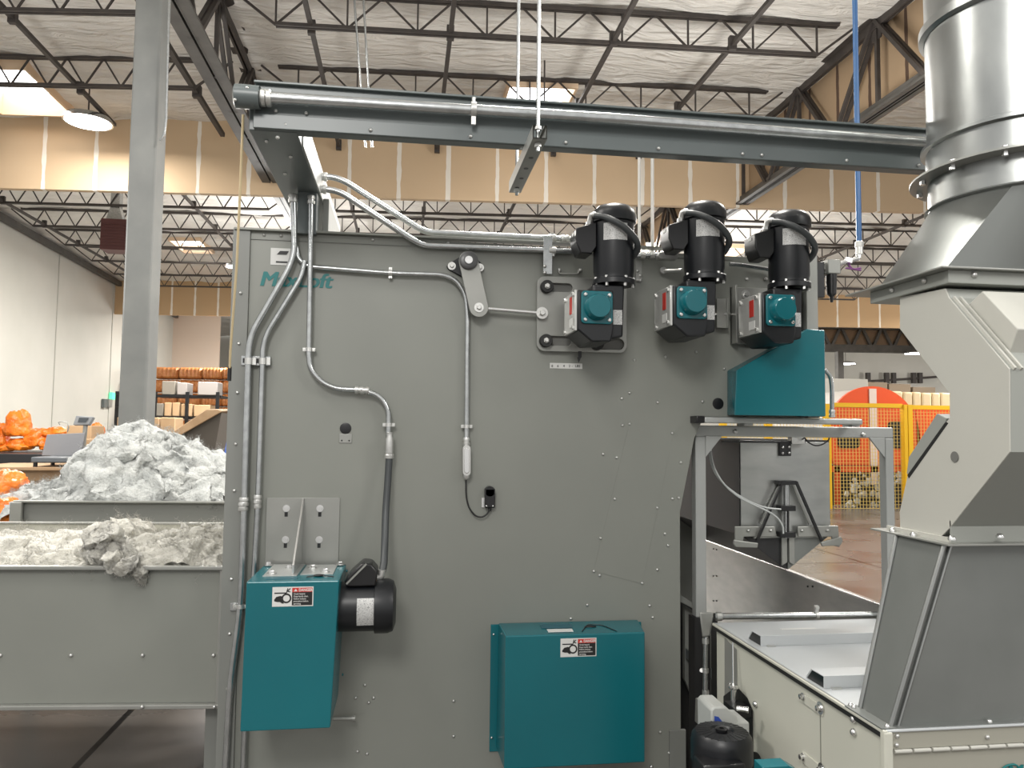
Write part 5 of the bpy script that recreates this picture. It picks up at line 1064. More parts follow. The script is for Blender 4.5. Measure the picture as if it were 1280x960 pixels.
# ---- portal frame
yf = 3.04
t = thing('portal_frame', 'grey square-tube portal frame with corner gussets around the scale hopper', 'frame', PY(995, 770, yf)); wb = .046
pf = [(870, 534), (1118, 541)]
xL = PY(869.5, 600, yf).x; xR = PY(1118, 600, yf).x; zT = PY(990, 533, yf).z
mb = MB(); mb.box((xL, yf, .84), (xL+wb, yf+wb, zT-wb)); mb.obj('left_leg', 'frame', t, smooth=0, bevel=.004)
mb = MB(); mb.box((xR-wb+.006, yf, .84), (xR, yf+wb, zT-wb)); mb.obj('right_leg', 'frame', t, smooth=0, bevel=.004)
mb = MB(); mb.box((xL, yf, zT-wb), (xR, yf+wb, zT)); mb.obj('top_rail', 'frame', t, smooth=0, bevel=.005)
for s, x in ((1, xL+wb), (-1, xR-wb)):
    mb = MB(); mb.prism([V((x-s*.002, yf-.004, zT-wb+.002)), V((x+s*.07, yf-.004, zT-wb+.002)), V((x-s*.002, yf-.004, zT-wb-.085))], (0, .01, 0)); mb.obj('gusset', 'frame', t, smooth=0, bevel=.001)
screws(t, [PY(919, 539.5, yf-.002), PY(1079, 543.5, yf-.002)], .010, m='cast')
mb = MB(); mb.box((xL-.01, yf-.01, .0), (xL+wb+.01, yf+.06, .84)); mb.obj('pedestal', 'darkp', t, smooth=0)
mb = MB(); mb.box((xR-wb-.01, yf-.0, .0), (xR+.01, yf+.06, .84)); mb.obj('pedestal', 'darkp', t, smooth=0)
# swing bar on top
yw = 2.93
t = thing('support_bar', 'long grey bar with rounded end lying just above the portal frame', 'bar', PY(975, 528, yw))
a, b = PY(881, 521, yw), PY(1079, 531, yw); zc1 = (PY(980, 522.5, yw).z); mb = MB(); mb.box((a.x, yw, zc1-.024), (b.x, yw+.06, zc1)); mb.obj('bar', 'frame', t, smooth=0, bevel=.006)
mb = MB(); q = PY(872, 519.5, yw-.01), PY(908, 533, yw-.01); mb.box((q[0].x, yw+.0, q[1].z+.012), (a.x, yw+.09, q[0].z)); mb.obj('clevis', 'blackp', t, bevel=.003)
mb = MB(); mb.box((PY(925, 530, 3).x, yw+.03, zT), (PY(936, 530, 3).x, yw+.10, zc1-.02)); mb.obj('spacer', 'frame', t); mb = MB(); mb.box((PY(1058, 530, 3).x, yw+.03, zT), (PY(1068, 530, 3).x, yw+.10, zc1-.02)); mb.obj('spacer', 'frame', t)

# ---- weigh hopper
yh0 = 3.30; t = thing('weigh_hopper', 'brushed steel weigh hopper with black side, hanging inside the portal frame', 'hopper', PY(984, 712, yh0))
A0, A1, A2, A3, A4 = PP([(925.5, 552), (1036, 555), (1038, 668), (984, 712), (925.5, 668)], yh0)
A1.x = A2.x; dep = V((0, .68, 0))
mb = MB(); mb.prism([V((A0.x, yh0, A0.z)), V((A1.x, yh0, A0.z)), V((A1.x, yh0, A2.z)), V((A0.x, yh0, A2.z))], (0, .006, 0)); mb.obj('front_panel', 'stain', t, smooth=0, bevel=.001)
zlow = A2.z
mb = MB(); mb.box((A0.x-.004, yh0+.006, zlow), (A0.x, yh0+1.35, A0.z+.01)); mb.obj('side_panel', 'darkp', t, smooth=0)
mb = MB(); mb.box((A1.x, yh0+.006, zlow), (A1.x+.004, yh0+1.35, A0.z+.01)); mb.obj('side_panel', 'darkp', t, smooth=0)
mb = MB(); mb.box((A0.x, yh0+1.34, zlow), (A1.x, yh0+1.35, A0.z+.01)); mb.obj('rear_panel', 'stain', t, smooth=0)
# clamshell doors
for nm, x0 in (('left_door', A0.x-.002), ('right_door', A1.x+.002)):
    s_ = .004 if x0 < A3.x else -.004
    mb = MB(); mb.prism([V((x0, yh0, zlow)), V((A3.x-s_, yh0, zlow)), V((A3.x-s_, yh0, A3.z))], (0, 1.35, 0)); mb.obj(nm, 'ductlow' if nm == 'right_door' else 'darkp', t, smooth=0, bevel=.001)
mb = MB()
mb.beam(V((A0.x+.05, yh0-.012, zlow-.004)), V((A3.x-.01, yh0-.012, zlow+.0)), .02, .016); mb.beam(V((A1.x-.05, yh0-.012, zlow-.004)), V((A3.x+.01, yh0-.012, zlow+.0)), .02, .016)
mb.obj('door_top_bars', 'plate', t, smooth=0)
for s in (-1, 1):
    mb = MB(); x = A3.x+s*.018; mb.prism([V((x-.013, yh0-.012, zlow-.004)), V((x+.013, yh0-.012, zlow-.004)), V((x+.013, yh0-.012, A3.z+.035)), V((x-.013*s*-1, yh0-.012, A3.z+.02)), V((x-.013, yh0-.012, A3.z+.035))], (0, .012, 0)); mb.obj('door_strap', 'plate', t, smooth=0, bevel=.001)
# linkage brackets
for s, pts in ((-1, [(919, 658), (969, 658), (971, 671), (930, 671), (928, 683), (919, 684)]), (1, [(997, 658), (1048, 657), (1050, 684), (1040, 682), (1040, 671), (998, 671)])):
    mb = MB(); mb.prism(PP(pts, yh0-.03), (0, .01, 0)); mb.obj('hinge_bracket', 'plate', t, smooth=0, bevel=.003)
    xs2 = (935, 963) if s < 0 else (1002, 1034)
    screws(t, PP([(xs2[0], 663), (xs2[1], 663)], yh0-.03), .008, m='cast')
for pts in ([(918, 675), (948, 679), (947, 685), (920, 684), (917, 680)], [(1026, 678), (1052, 671), (1054, 676), (1051, 682), (1028, 683)]):
    mb = MB(); mb.prism(PP(pts, yh0-.05), (0, .012, 0)); mb.obj('link_arm', 'plate', t, smooth=0, bevel=.003)
for pts in ([(978, 602), (946, 676)], [(995, 602), (1027, 676)]):
    a, b = PP(pts, yh0-.045); mb = MB(); mb.beam(a, b, .010, .014, (0, 1, 0)); mb.obj('link_bar', 'blackp', t)
for pts in ([(975, 606), (951, 655)], [(991, 606), (1012, 655)]):
    a, b = PP(pts, yh0-.014); mb = MB(); mb.beam(a, b, .010, .010, (0, 1, 0)); mb.obj('rear_link_bar', 'plate', t)
a, b = PP([(973, 606), (996, 601)], yh0-.05); mb = MB(); mb.box((a.x, a.y, a.z), (b.x, a.y+.04, b.z)); mb.obj('link_head', 'blackp', t, bevel=.001)
mb = MB(); mb.cyl(PY(983, 606, yh0-.03), PY(983, 672, yh0-.03), .013, 16); mb.obj('cylinder_barrel', 'galv', t)
mb = MB(); mb.cyl(PY(985, 632, yh0-.05), PY(985, 668, yh0-.05), .004, 8); mb.obj('piston_rod', 'blackp', t)
for py in (635.5, 668.5):
    a, b = PP([(976, py+3.5), (995, py-3.2)], yh0-.06); mb = MB(); mb.box((a.x, a.y, a.z), (b.x, a.y+.045, b.z)); mb.obj('valve_block', 'blackp', t, bevel=.002)
a, b = PP([(974.5, 570), (989, 553.5)], yh0-.012); mb = MB(); mb.box((a.x, a.y, a.z), (b.x, yh0, b.z)); mb.obj('load_cell_plate', 'blackp', t, bevel=.002)
screws(t, PP([(978, 559), (986, 558.5), (978, 566.5), (986, 566)], yh0-.013), .007, m='steel')
a, b = PP([(990, 555), (1006, 546)], yh0-.03); mb = MB(); mb.box((a.x, a.y, a.z), (b.x, a.y+.04, b.z)); mb.obj('load_cell', 'cast', t, bevel=.001)
mb = MB(); mb.box((PY(900, 550, yh0).x, yh0-.02, PY(900, 553, yh0).z), (PY(1004, 550, yh0).x, yh0+.0, PY(900, 550.5, yh0).z)); mb.obj('hanger_rail', 'blackp', t)
t2 = t
# hoses and cable
t = thing('air_tube', 'upper pale air tube curving from frame to the hopper valve', 'tube', PY(887, 560, 3.1)); mb = MB(); mb.tube(PP([(886, 545), (886, 566), (889, 582), (899, 600), (916, 615), (938, 628), (957, 635), (976, 636.5)], 3.2), .0042, 8, .04, 3); mb.obj('tube', 'tubing', t)
t = thing('air_tube', 'lower pale air tube drooping down to the bottom valve block', 'tube', PY(889, 560, 3.1)); mb = MB(); mb.tube(PP([(888, 545), (888.5, 566), (892, 584), (903, 604), (922, 621), (944, 632), (962, 640), (973, 648), (979, 658), (979, 667)], 3.19), .0042, 8, .04, 3); mb.obj('tube', 'tubing', t)
t = thing('sensor_cable', 'thin black cable looping under the portal frame top rail', 'cable', PY(1020, 556, 3.2)); mb = MB(); mb.tube([PY(1003, 549, 3.275)]+PP([(1006, 547), (1009, 552), (1018, 557.5), (1028, 556), (1036, 550)], 3.2)+[PY(1037, 544, 3.08)], .0035, 8, .03, 3); mb.obj('cable', 'rubber', t)

# ---- trough wall going back
qn = PY(1102, 757, 2.86); XT = qn.x; ZT_ = qn.z; yfar = PX(846, 663, XT).y
t = thing('conveyor_trough', 'long steel conveyor trough side running back under the weigh hopper', 'trough', (XT, (2.86+yfar)/2, .2))
mb = MB(); mb.box((XT, 2.84, .35), (XT+.006, yfar, ZT_-.002)); mb.obj('side_wall', 'stain', t, smooth=0)
mb = MB(); mb.box((XT-.004, 2.84, ZT_-.004), (XT+.022, yfar, ZT_+.004)); mb.obj('top_lip', 'steel', t, smooth=0, bevel=.001)
mb = MB(); mb.box((XT+.006, 2.84, .35), (XT+.9, yfar, .37)); mb.obj('belt', 'rubber', t, smooth=0)
for yy in (3.0, yfar-.2):
    for xx in (XT+.02, XT+.84): mb = MB(); mb.box((xx, yy, 0), (xx+.05, yy+.05, .35)); mb.obj('leg', 'darkp', t)
screws(t, PPX([(892, 686), (896, 687), (892, 720), (896, 720), (892, 751), (896, 751), (1010, 733), (1016, 733)], XT-.001), .005, n=(-1, 0, 0), m='blackp')
# side housing at far left behind the portal
t = thing('feed_housing', 'grey feed housing seen between machine edge and portal frame leg', 'housing', PY(862, 640, 3.6)); mb = MB()
mb.box((PY(850, 600, 4.2).x-.05, 4.2, .4), (PY(880, 600, 4.2).x, 4.35, PY(860, 545, 4.2).z)); mb.obj('panel', 'face2', t, smooth=0, bevel=.002)
mb = MB(); mb.box((PY(850, 600, 4.15).x, 4.15, PY(860, 622, 4.15).z), (PY(878, 600, 4.15).x, 4.2, PY(860, 610, 4.15).z)); mb.obj('band', 'darkp', t, smooth=0)

# ================================================================== BACKGROUND RIGHT
yE = 16.2
def disc(c, r, y0, y1, n=48): return [V((c.x+r*math.cos(2*PI*i/n), 0, c.z+r*math.sin(2*PI*i/n))) for i in range(n)]
t = thing('drum_machine', 'large orange round-fronted drum machine behind the yellow safety fence', 'machine', PY(1092, 640, yE)); c = PY(1092, 546, yE); R = (PY(1150, 546, yE)-c).length
mb = MB(); mb.prism([V((q.x, yE, q.z)) for q in disc(c, R, 0, 0)], (0, .08, 0)); mb.obj('front_disc', 'orangepaint', t, smooth=0)
mb = MB(); mb.cyl(V((c.x, yE+.08, c.z)), V((c.x-.0, yE+3.2, c.z)), R*.95, 48); mb.obj('drum', mat('drum_grey', (.36, .34, .31), .5), t)
a, b = PY(1150, 507, yE), PY(1215, 600, yE); mb = MB(); mb.box((a.x-.1, yE-.0, b.z), (b.x, yE+.3, a.z)); mb.obj('side_body', 'orangepaint', t, smooth=0)
a, b = PP([(1089, 606), (1095.5, 486)], yE-.03); mb = MB(); mb.box((a.x, yE-.03, a.z), (b.x, yE, b.z)); mb.obj('seam_strip', mat('pale_strip', (.6, .52, .48), .6), t, smooth=0)
for (x0, y0, x1, y1) in ((1047, 537, 1074, 560), (1110, 527, 1140, 560)):
    p, q = PY(x0, y1, yE), PY(x1, y0, yE); ol = rrect(p.x, p.z, q.x, q.z, .1); mb = MB(); mb.prism([V((x, yE-.03, z)) for x, z in ol], (0, .03, 0)); w_ = mb.obj('viewing_port', 'blackp', t)
a, b = PP([(1036, 643), (1215, 582)], yE+.05); mb = MB(); mb.box((a.x, yE-.015, a.z), (b.x, yE+.4, b.z)); mb.obj('base_recess', 'darkp', t, smooth=0)
mb = MB(); a, b = PP([(1036, 590), (1215, 583)], yE-.02); mb.box((a.x, yE-.03, a.z), (b.x, yE+.03, b.z)); mb.obj('base_beam', 'orangepaint', t, smooth=0)
for px in (1047, 1186): a, b = PP([(px-3, 643), (px+3, 583)], yE-.02); mb = MB(); mb.box((a.x, yE-.03, 0), (b.x, yE+.03, b.z)); mb.obj('base_post', 'orangepaint', t, smooth=0)
# fibre tufts caught in the guard
def tuft(p, r, n, seed):
    rnd = random.Random(seed); mb = MB()
    for k in range(n):
        c = V(p)+V((rnd.gauss(0, r*.6), rnd.gauss(0, r*.2), rnd.gauss(0, r*.6))); s = r*rnd.uniform(.2, .5); mb.sphere(c, s, 4, (1, .5, rnd.uniform(.6, 1.3)))
        j = len(mb.v)-24
        for i in range(j, len(mb.v)): mb.v[i] += V((rnd.uniform(-1, 1), rnd.uniform(-1, 1), rnd.uniform(-1, 1)))*s*.35
    return mb
tufts = [(1068, 605), (1077, 617), (1060, 628), (1098, 607), (1105, 595), (1103, 622), (1110, 632), (1085, 604), (1118, 601), (1064, 637), (1094, 632)]
TP = ['upper left', 'centre left', 'low at left', 'centre', 'top centre', 'right of centre', 'lower right', 'above centre', 'right edge', 'lower left floor', 'lower centre']
for k, (x, y) in enumerate(tufts):
    o = tuft(PY(x, y, yE-.42), .15, 9, k).obj('fibre_tuft', 'wool'); tag(o, 'white fibre tuft behind the fence mesh under the orange drum, %s' % TP[k], 'fibre tuft', 'fibre tufts under the orange drum')
# fence
yN = 15.3
def fence(px0, px1, ytop, ybot, label, post_px):
    p0, p1 = PY(px0, ytop, yN), PY(px1, ytop, yN); z0 = PY(px0, ybot, yN).z; z1 = p0.z
    t = thing('safety_fence', label, 'fence', ((p0.x+p1.x)/2, yN, 0), 'yellow mesh safety fence'); mb = MB(); s = .075
    x = p0.x
    while x < p1.x: mb.beam((x, yN, z0), (x, yN, z1), .008, .008); x += s
    z = z0
    while z < z1: mb.beam((p0.x, yN, z), (p1.x, yN, z), .008, .008); z += s
    o = mb.obj('wire_mesh', mat('mesh_yellow', (.62, .45, .12), .5) if 'mesh_yellow' not in bpy.data.materials else bpy.data.materials['mesh_yellow'], t, smooth=0)
    for z, nm in ((z1, 'top_rail'), (z0, 'bottom_rail')): mb = MB(); mb.box((p0.x, yN-.03, z-.045), (p1.x, yN+.03, z+.045)); mb.obj(nm, 'yellow', t, smooth=0)
    for px, w_ in post_px: a, b = PY(px-w_, 560, yN-.05), PY(px+w_, 560, yN-.05); mb = MB(); mb.box((a.x, yN-.05, 0), (b.x, yN+.05, z1+.04)); mb.obj('post', 'yellow', t, smooth=0)
    return t
fence(1041, 1127, 506, 640, 'yellow mesh fence panel left of the thick yellow post', [])
fence(1139, 1250, 509, 640, 'yellow mesh fence panel right of the thick yellow post, half behind the chute', [])
fence(900, 1032, 505, 640, 'yellow mesh fence panel seen through and beside the portal frame', [(1035.5, 4), (905, 4), (962, 4)])
a = PY(1129, 560, yN-.02), PY(1138, 560, yN-.02); t = thing('fence_post', 'thick yellow fence post standing before the orange drum machine', 'post', ((a[0].x+a[1].x)/2, yN, 0))
for x0, x1 in ((a[0].x, (a[0].x+a[1].x)/2-.01), ((a[0].x+a[1].x)/2+.01, a[1].x+.03)): mb = MB(); mb.box((x0, yN-.08, 0), (x1, yN+.05, PY(1133, 506, yN).z)); mb.obj('post_tube', 'yellow', t, smooth=0)
# stacked pale bales and boxes far right behind the drum
yS = 24.0
lab = ['first', 'second', 'third', 'fourth', 'fifth', 'sixth']
for k, (x0, x1, y0, y1) in enumerate(((1110, 1129, 489, 508), (1130, 1141, 490, 508), (1142, 1152, 490, 508), (1153, 1165, 491, 508), (1166, 1176, 491, 508), (1177, 1190, 491, 508))):
    a, b = PY(x0, y1, yS), PY(x1, y0, yS); mb = MB(); mb.box((a.x+.01, yS, 0), (b.x-.01, yS+1, b.z)); tag(mb.obj('wrapped_pallet', mat('cream_wrap', (.66, .52, .32), .7) if 'cream_wrap' not in bpy.data.materials else bpy.data.materials['cream_wrap'], bevel=.06), '%s cream wrapped pallet from the left behind the orange drum' % lab[k], 'pallet', 'cream wrapped pallets')
yS2 = 30.0
for k, (x0, x1, y0, y1) in enumerate(((1086, 1110, 478, 490), (1111, 1139, 480, 492), (1141, 1170, 484, 494))):
    a, b = PY(x0, y1, yS2), PY(x1, y0, yS2); mb = MB(); mb.box((a.x+.02, yS2, 0), (b.x-.02, yS2+1, b.z)); tag(mb.obj('stacked_crate', mat('dull_brown', (.22, .17, .12), .8) if 'dull_brown' not in bpy.data.materials else bpy.data.materials['dull_brown'], bevel=.03), '%s dull brown crate stack from the left, above the cream pallets' % lab[k], 'crate', 'brown crates far right')
a, b = PY(1030, 488, 22), PY(1085, 474, 22); mb = MB(); mb.box((a.x, 22, 0), (b.x, 23, b.z)); tag(mb.obj('pale_enclosure', 'whitewall', bevel=.02), 'pale enclosure rising behind the left side of the orange drum', 'enclosure')
t = thing('sprinkler_pipe', 'dark pipe run with hangers on the far right wall', 'pipe', PV(1100, 465, VEND-.5)); mb = MB(); mb.tube([PV(1060, 478, VEND-.5), PV(1130, 474, VEND-.5), PV(1185, 470, VEND-.5)], .07, 8); mb.obj('pipe', 'steelbrown', t)
for px in (1085, 1108, 1117, 1142, 1150): a = PV(px, 473, VEND-.5); mb = MB(); mb.box((a.x-.12, a.y-.1, a.z-.3), (a.x+.12, a.y+.1, a.z+.35)); mb.obj('hanger', 'steelbrown', t)
# ================================================================== LEFT: hoppers with fibre
q = PY(280, 709, 3.06); VN = UV(q)[1]; ZN = q.z; ZNb = PV(140, 882, VN).z
uR = UV(PV(281, 760, VN))[0]; uL = UV(PV(-420, 760, VN))[0]; VN2 = UV(PZ(140, 654.5, ZN))[1]
t = thing('fibre_bin', 'near grey sheet-metal bin at left, filled with loose pale fibre', 'bin', B((uL+uR)/2, (VN+VN2)/2, 0))
mb = MB(); mb.hexa([B(uL, VN, ZNb), B(uR, VN, ZNb), B(uR, VN+.004, ZNb), B(uL, VN+.004, ZNb)], [B(uL, VN, ZN), B(uR, VN, ZN), B(uR, VN+.004, ZN), B(uL, VN+.004, ZN)]); mb.obj('front_wall', 'face', t, smooth=0)
mb = MB(); mb.beam(B(uL, VN-.012, ZN), B(uR, VN-.012, ZN), .03, .014); mb.obj('front_lip', 'plate', t, smooth=0, bevel=.003)
mb = MB(); mb.beam(B(uL, VN-.008, ZNb), B(uR, VN-.008, ZNb), .03, .016); mb.obj('bottom_lip', 'plate', t, smooth=0, bevel=.003)
mb = MB(); mb.beam(B(uR-.008, VN-.008, ZNb), B(uR-.008, VN-.008, ZN), .022, .022); mb.obj('end_flange', 'plate', t, smooth=0, bevel=.003)
mb = MB(); mb.hexa([B(uL, VN2, ZNb), B(uR, VN2, ZNb), B(uR, VN2+.004, ZNb), B(uL, VN2+.004, ZNb)], [B(uL, VN2, ZN), B(uR, VN2, ZN), B(uR, VN2+.004, ZN), B(uL, VN2+.004, ZN)]); mb.obj('back_wall', 'cream', t, smooth=0)
mb = MB(); mb.beam(B(uL, VN2, ZN+.002), B(uR, VN2, ZN+.002), .03, .012); mb.obj('back_lip', 'plate', t, smooth=0, bevel=.003)
mb = MB(); mb.hexa([B(uL, VN, ZNb), B(uR, VN, ZNb), B(uR, VN2, ZNb), B(uL, VN2, ZNb)], [B(uL, VN, ZNb+.01), B(uR, VN, ZNb+.01), B(uR, VN2, ZNb+.01), B(uL, VN2, ZNb+.01)]); mb.obj('floor_pan', 'face2', t, smooth=0)
mb = MB(); mb.hexa([B(uL, VN, ZNb), B(uL+.005, VN, ZNb), B(uL+.005, VN2, ZNb), B(uL, VN2, ZNb)], [B(uL, VN, ZN), B(uL+.005, VN, ZN), B(uL+.005, VN2, ZN), B(uL, VN2, ZN)]); mb.obj('end_wall', 'face', t, smooth=0)
for uu in (uL+.1, uR-.04):
    for vv in (VN+.08, VN2-.08): mb = MB(); mb.beam(B(uu, vv, 0), B(uu, vv, ZNb), .06, .06); mb.obj('leg', 'face2', t)
screws(t, [PV(x, 819, VN-.002) for x in (0.5, 89, 178.5, 267)], .007)
screws(t, [PV(x, 883.5, VN-.026) for x in (178, 268)], .007)

Z3 = ZN+.06; V3 = UV(PZ(140, 627, Z3))[1]; u3L = UV(PV(19, 640, V3))[0]; u3R = UV(PV(286, 640, V3))[0]+.15; V4 = V3+1.5; Z3b = .55
t = thing('fibre_bin', 'rear grey bin behind the near one, heaped high with white fibre', 'bin', B((u3L+u3R)/2, (V3+V4)/2, 0))
def wallp(u0, v0, u1, v1, z0, z1, nm, m_, th=.006):
    mb = MB(); du_, dv_ = (0, th) if v0 == v1 else (th, 0)
    mb.hexa([B(u0, v0, z0), B(u1, v1, z0), B(u1+du_, v1+dv_, z0), B(u0+du_, v0+dv_, z0)], [B(u0, v0, z1), B(u1, v1, z1), B(u1+du_, v1+dv_, z1), B(u0+du_, v0+dv_, z1)]); return mb.obj(nm, m_, t, smooth=0)
wallp(u3L, V3, u3R, V3, Z3b, Z3, 'front_wall', 'face2'); wallp(u3L, V4, u3R, V4, Z3b, Z3, 'back_wall', 'face2'); wallp(u3L, V3, u3L, V4, Z3b, Z3, 'left_wall', 'face2'); wallp(u3R-.006, V3, u3R-.006, V4, Z3b, Z3, 'right_wall', 'face2')
mb = MB(); mb.beam(B(u3L, V3-.015, Z3), B(u3R, V3-.015, Z3), .04, .014); mb.obj('front_lip', 'plate', t, smooth=0, bevel=.004)
mb = MB(); mb.beam(B(u3L+.02, V3-.025, Z3b), B(u3L+.02, V3-.025, Z3), .07, .04); mb.obj('corner_flange', 'plate', t, smooth=0, bevel=.01)
for uu in (u3L+.1, u3R-.1):
    for vv in (V3+.08, V4-.08): mb = MB(); mb.beam(B(uu, vv, 0), B(uu, vv, Z3b), .06, .06); mb.obj('leg', 'face2', t)

def interp(tab, x):
    if x <= tab[0][0]: return tab[0][1]
    for (a, b), (c, d) in zip(tab, tab[1:]):
        if x <= c: return b+(d-b)*(x-a)/(c-a)
    return tab[-1][1]
def fibre(name, tab, v0, v1, vc, zbase, step, m_, rough, nst, seed, zfront, zback):
    us = [u for u, z in tab]; ua, ub = min(us), max(us); nu = int((ub-ua)/step); nv = int((v1-v0)/step); mb = MB(); P = []
    for j in range(nv+1):
        for i in range(nu+1):
            u = ua+(ub-ua)*i/nu; v = v0+(v1-v0)*j/nv; top = interp(tab, u)
            if v < vc: f = ((v-v0)/(vc-v0)); zz = zfront+(top-zfront)*math.sin(f*math.pi/2)**.8
            else: f = (v1-v)/(v1-vc); zz = zback+(top-zback)*math.sin(f*math.pi/2)
            p = B(u, v, zz); s = V((seed, 0, 0))
            n1 = nvec(p*3.2+s); n2 = nvec(p*9+s); n3 = nvec(p*24+s); n4 = nvec(p*60+s)
            rid = 1-abs(noise.noise(p*7+s))*2
            q_ = p+(n1*.06+n2*.045+n3*.024+n4*.006)*rough+V((0, 0, rid*.022*rough)); uu_, vv_ = UV(q_); q_.y += max(0, v0-vv_)*(1 if q_.z < zbase+.03 else .4); P.append(q_)
    mb.v = P; mb.f = [(j*(nu+1)+i, j*(nu+1)+i+1, (j+1)*(nu+1)+i+1, (j+1)*(nu+1)+i) for j in range(nv) for i in range(nu)]
    rnd = random.Random(seed)
    def strand(p, L=.0065, n=4, w_=.0006):
        d = V((rnd.gauss(0, 1), rnd.gauss(0, 1)-.3, rnd.gauss(0, 1)+.5)).normalized(); side = d.cross(V((rnd.gauss(0, 1), rnd.gauss(0, 1), rnd.gauss(0, 1)))).normalized(); pts = []
        curl = V((rnd.gauss(0, 1), rnd.gauss(0, 1), rnd.gauss(0, 1))).normalized(); k0 = len(mb.v); q = p.copy()
        for i in range(n+1):
            ww = w_*(1-.7*i/n); mb.v += [q-side*ww, q+side*ww]; q = q+d*L; d = (d+curl.cross(d)*.75).normalized()
        for i in range(n): a = k0+2*i; mb.f.append((a, a+1, a+3, a+2))
    for _ in range(nst): strand(P[rnd.randrange(len(P))])
    o = mb.obj(name, m_, smooth=80); return o, P, strand
vc = V3+.55
pr = [(-60, 622), (-10, 618), (30, 612), (60, 608), (82, 603), (98, 590), (110, 572), (124, 545), (140, 535), (158, 529), (180, 530), (200, 532), (218, 541), (240, 547), (262, 560), (285, 574), (305, 585)]
tab = [(UV(PV(x, y, vc))[0], PV(x, y, vc).z-.035) for x, y in pr]
o, P, _ = fibre('fibre_heap', tab, V3+.02, V4+.3, vc, Z3, .014, 'wool', 1.15, 60000, 3, Z3-.09, Z3-.3); tag(o, 'tall heap of loose white fibre rising from the rear bin', 'fibre', kind='stuff')
vc2 = VN+.50
pr = [(-420, 668), (-60, 672), (-10, 682), (19, 667), (49, 664), (86, 671), (109, 677), (118, 663), (127, 657), (157, 658), (166, 668), (180, 672), (195, 665), (225, 668), (233, 659), (262, 664), (281, 676)]
tab = [(UV(PV(x, y, vc2))[0], PV(x, y, vc2).z-.026) for x, y in pr]; tab[-1] = (uR+.02, tab[-1][1])
o, P, _ = fibre('fibre_fill', tab, VN+.012, VN2-.02, vc2, ZN, .011, 'wool2', .8, 45000, 11, ZN-.03, ZN-.10); tag(o, 'pale loose fibre filling the near bin up to its lip', 'fibre', kind='stuff')
# clump hanging over the lip
mb = MB(); rnd = random.Random(5); cl = [(120, 688, .05), (132, 684, .06), (142, 690, .055), (150, 697, .045), (159, 703, .035), (137, 702, .03), (168, 706, .022), (173, 716, .017), (178, 722, .010), (128, 674, .06), (140, 672, .055)]
for x, y, r in cl:
    k0 = len(mb.v); yo = .015 if y > 700 else -.06; c = PV(x, y, VN-yo-.012); mb.sphere(c, r, 10)
    for i in range(k0, len(mb.v)): p = mb.v[i]; mb.v[i] = p+nvec(p*14)*.035+nvec(p*45)*.02
n0 = len(mb.v)
for _ in range(2500):
    p = mb.v[rnd.randrange(n0)]; d = V((rnd.gauss(0, 1), rnd.gauss(0, 1)-.4, rnd.gauss(0, 1))).normalized(); s_ = d.cross(V((0, .3, 1))).normalized(); k0 = len(mb.v); q = p.copy(); cu = V((rnd.gauss(0, 1), rnd.gauss(0, 1), rnd.gauss(0, 1))).normalized()
    for i in range(6): mb.v += [q-s_*.0006, q+s_*.0006]; q = q+d*.0045; d = (d+cu.cross(d)*.7).normalized()
    for i in range(5): a = k0+2*i; mb.f.append((a, a+1, a+3, a+2))
o = mb.obj('fibre_clump', 'wool2', smooth=80); tag(o, 'greyish fibre clump drooping over the front lip of the near bin', 'fibre clump', kind='stuff')

# ---- back left: tables, bags, scale
def bag(px, py, d, rx, rz, label, seed, m_='orange'):
    c = PD(px, py, d); r = 1; mb = MB(); mb.sphere((0, 0, 0), 1, 16)
    for i, p in enumerate(mb.v):
        n = noise.noise(p*1.6+V((seed*3.1, 0, 0)))*.35; cr = abs(noise.noise(p*3.5+V((0, seed*1.7, 0))))*.28; k = 1+n-cr
        pz = p.z*k; px_ = p.x*k; py_ = p.y*k
        if pz < -.55: pz = -.55+(pz+.55)*.2
        mb.v[i] = c+V((px_*rx, py_*rx*.8, pz*rz))
    o = mb.obj('orange_bag', m_, smooth=50); return tag(o, label, 'bag', 'orange plastic bags')
dT = 8.6
ztab = PD(30, 566, dT+.3).z
t = thing('work_table', 'dark-edged table at far left carrying the heap of orange bags', 'table', (PD(20, 566, dT).x, PD(20, 566, dT).y, 0)); p0 = PD(-60, 566, dT); p1 = PD(62, 566, dT)
mb = MB(); mb.box((p0.x, p0.y-.15, ztab-.14), (p1.x, p0.y+1.2, ztab)); mb.obj('table_top', 'darkp', t, smooth=0, bevel=.01)
for x in (p0.x+.1, p1.x-.1):
    for y in (p0.y, p0.y+1.1): mb = MB(); mb.box((x-.03, y-.03, 0), (x+.03, y+.03, ztab-.14)); mb.obj('leg', 'darkp', t)
D = dT+.5
for k, (x, y, rx, rz, lab) in enumerate([(22, 533, .17, .19, 'tall upright orange bag at top of the heap'), (-4, 546, .15, .17, 'orange bag cut off by the left frame edge'), (48, 549, .17, .15, 'slumped orange bag right of the tall one'), (24, 557, .15, .09, 'flat orange bag at the base of the heap'), (5, 560, .12, .07, 'small orange bag in the lower left corner of the heap'), (70, 541, .14, .075, 'long low orange bag stretching towards the scale display'), (58, 557, .10, .08, 'creased orange bag just behind the weighing platform')]):
    bag(x, y, D+.04*(k % 3), rx, rz, lab, k+1)
bag(121, 543, D-.7, .075, .14, 'narrow orange bag standing on boxes right of the scale display', 9)
dW = 6.9
t = thing('wooden_table', 'plywood-topped wooden bench holding the weighing scale', 'bench', (PD(45, 590, dW).x, PD(45, 590, dW).y, 0)); zw = PD(60, 584, dW).z; p0 = PD(-40, 590, dW); p1 = PD(104, 590, dW)
mb = MB(); mb.box((p0.x, p0.y-.1, zw-.03), (p1.x, p0.y+.75, zw)); mb.obj('bench_top', 'wood', t, smooth=0, bevel=.004)
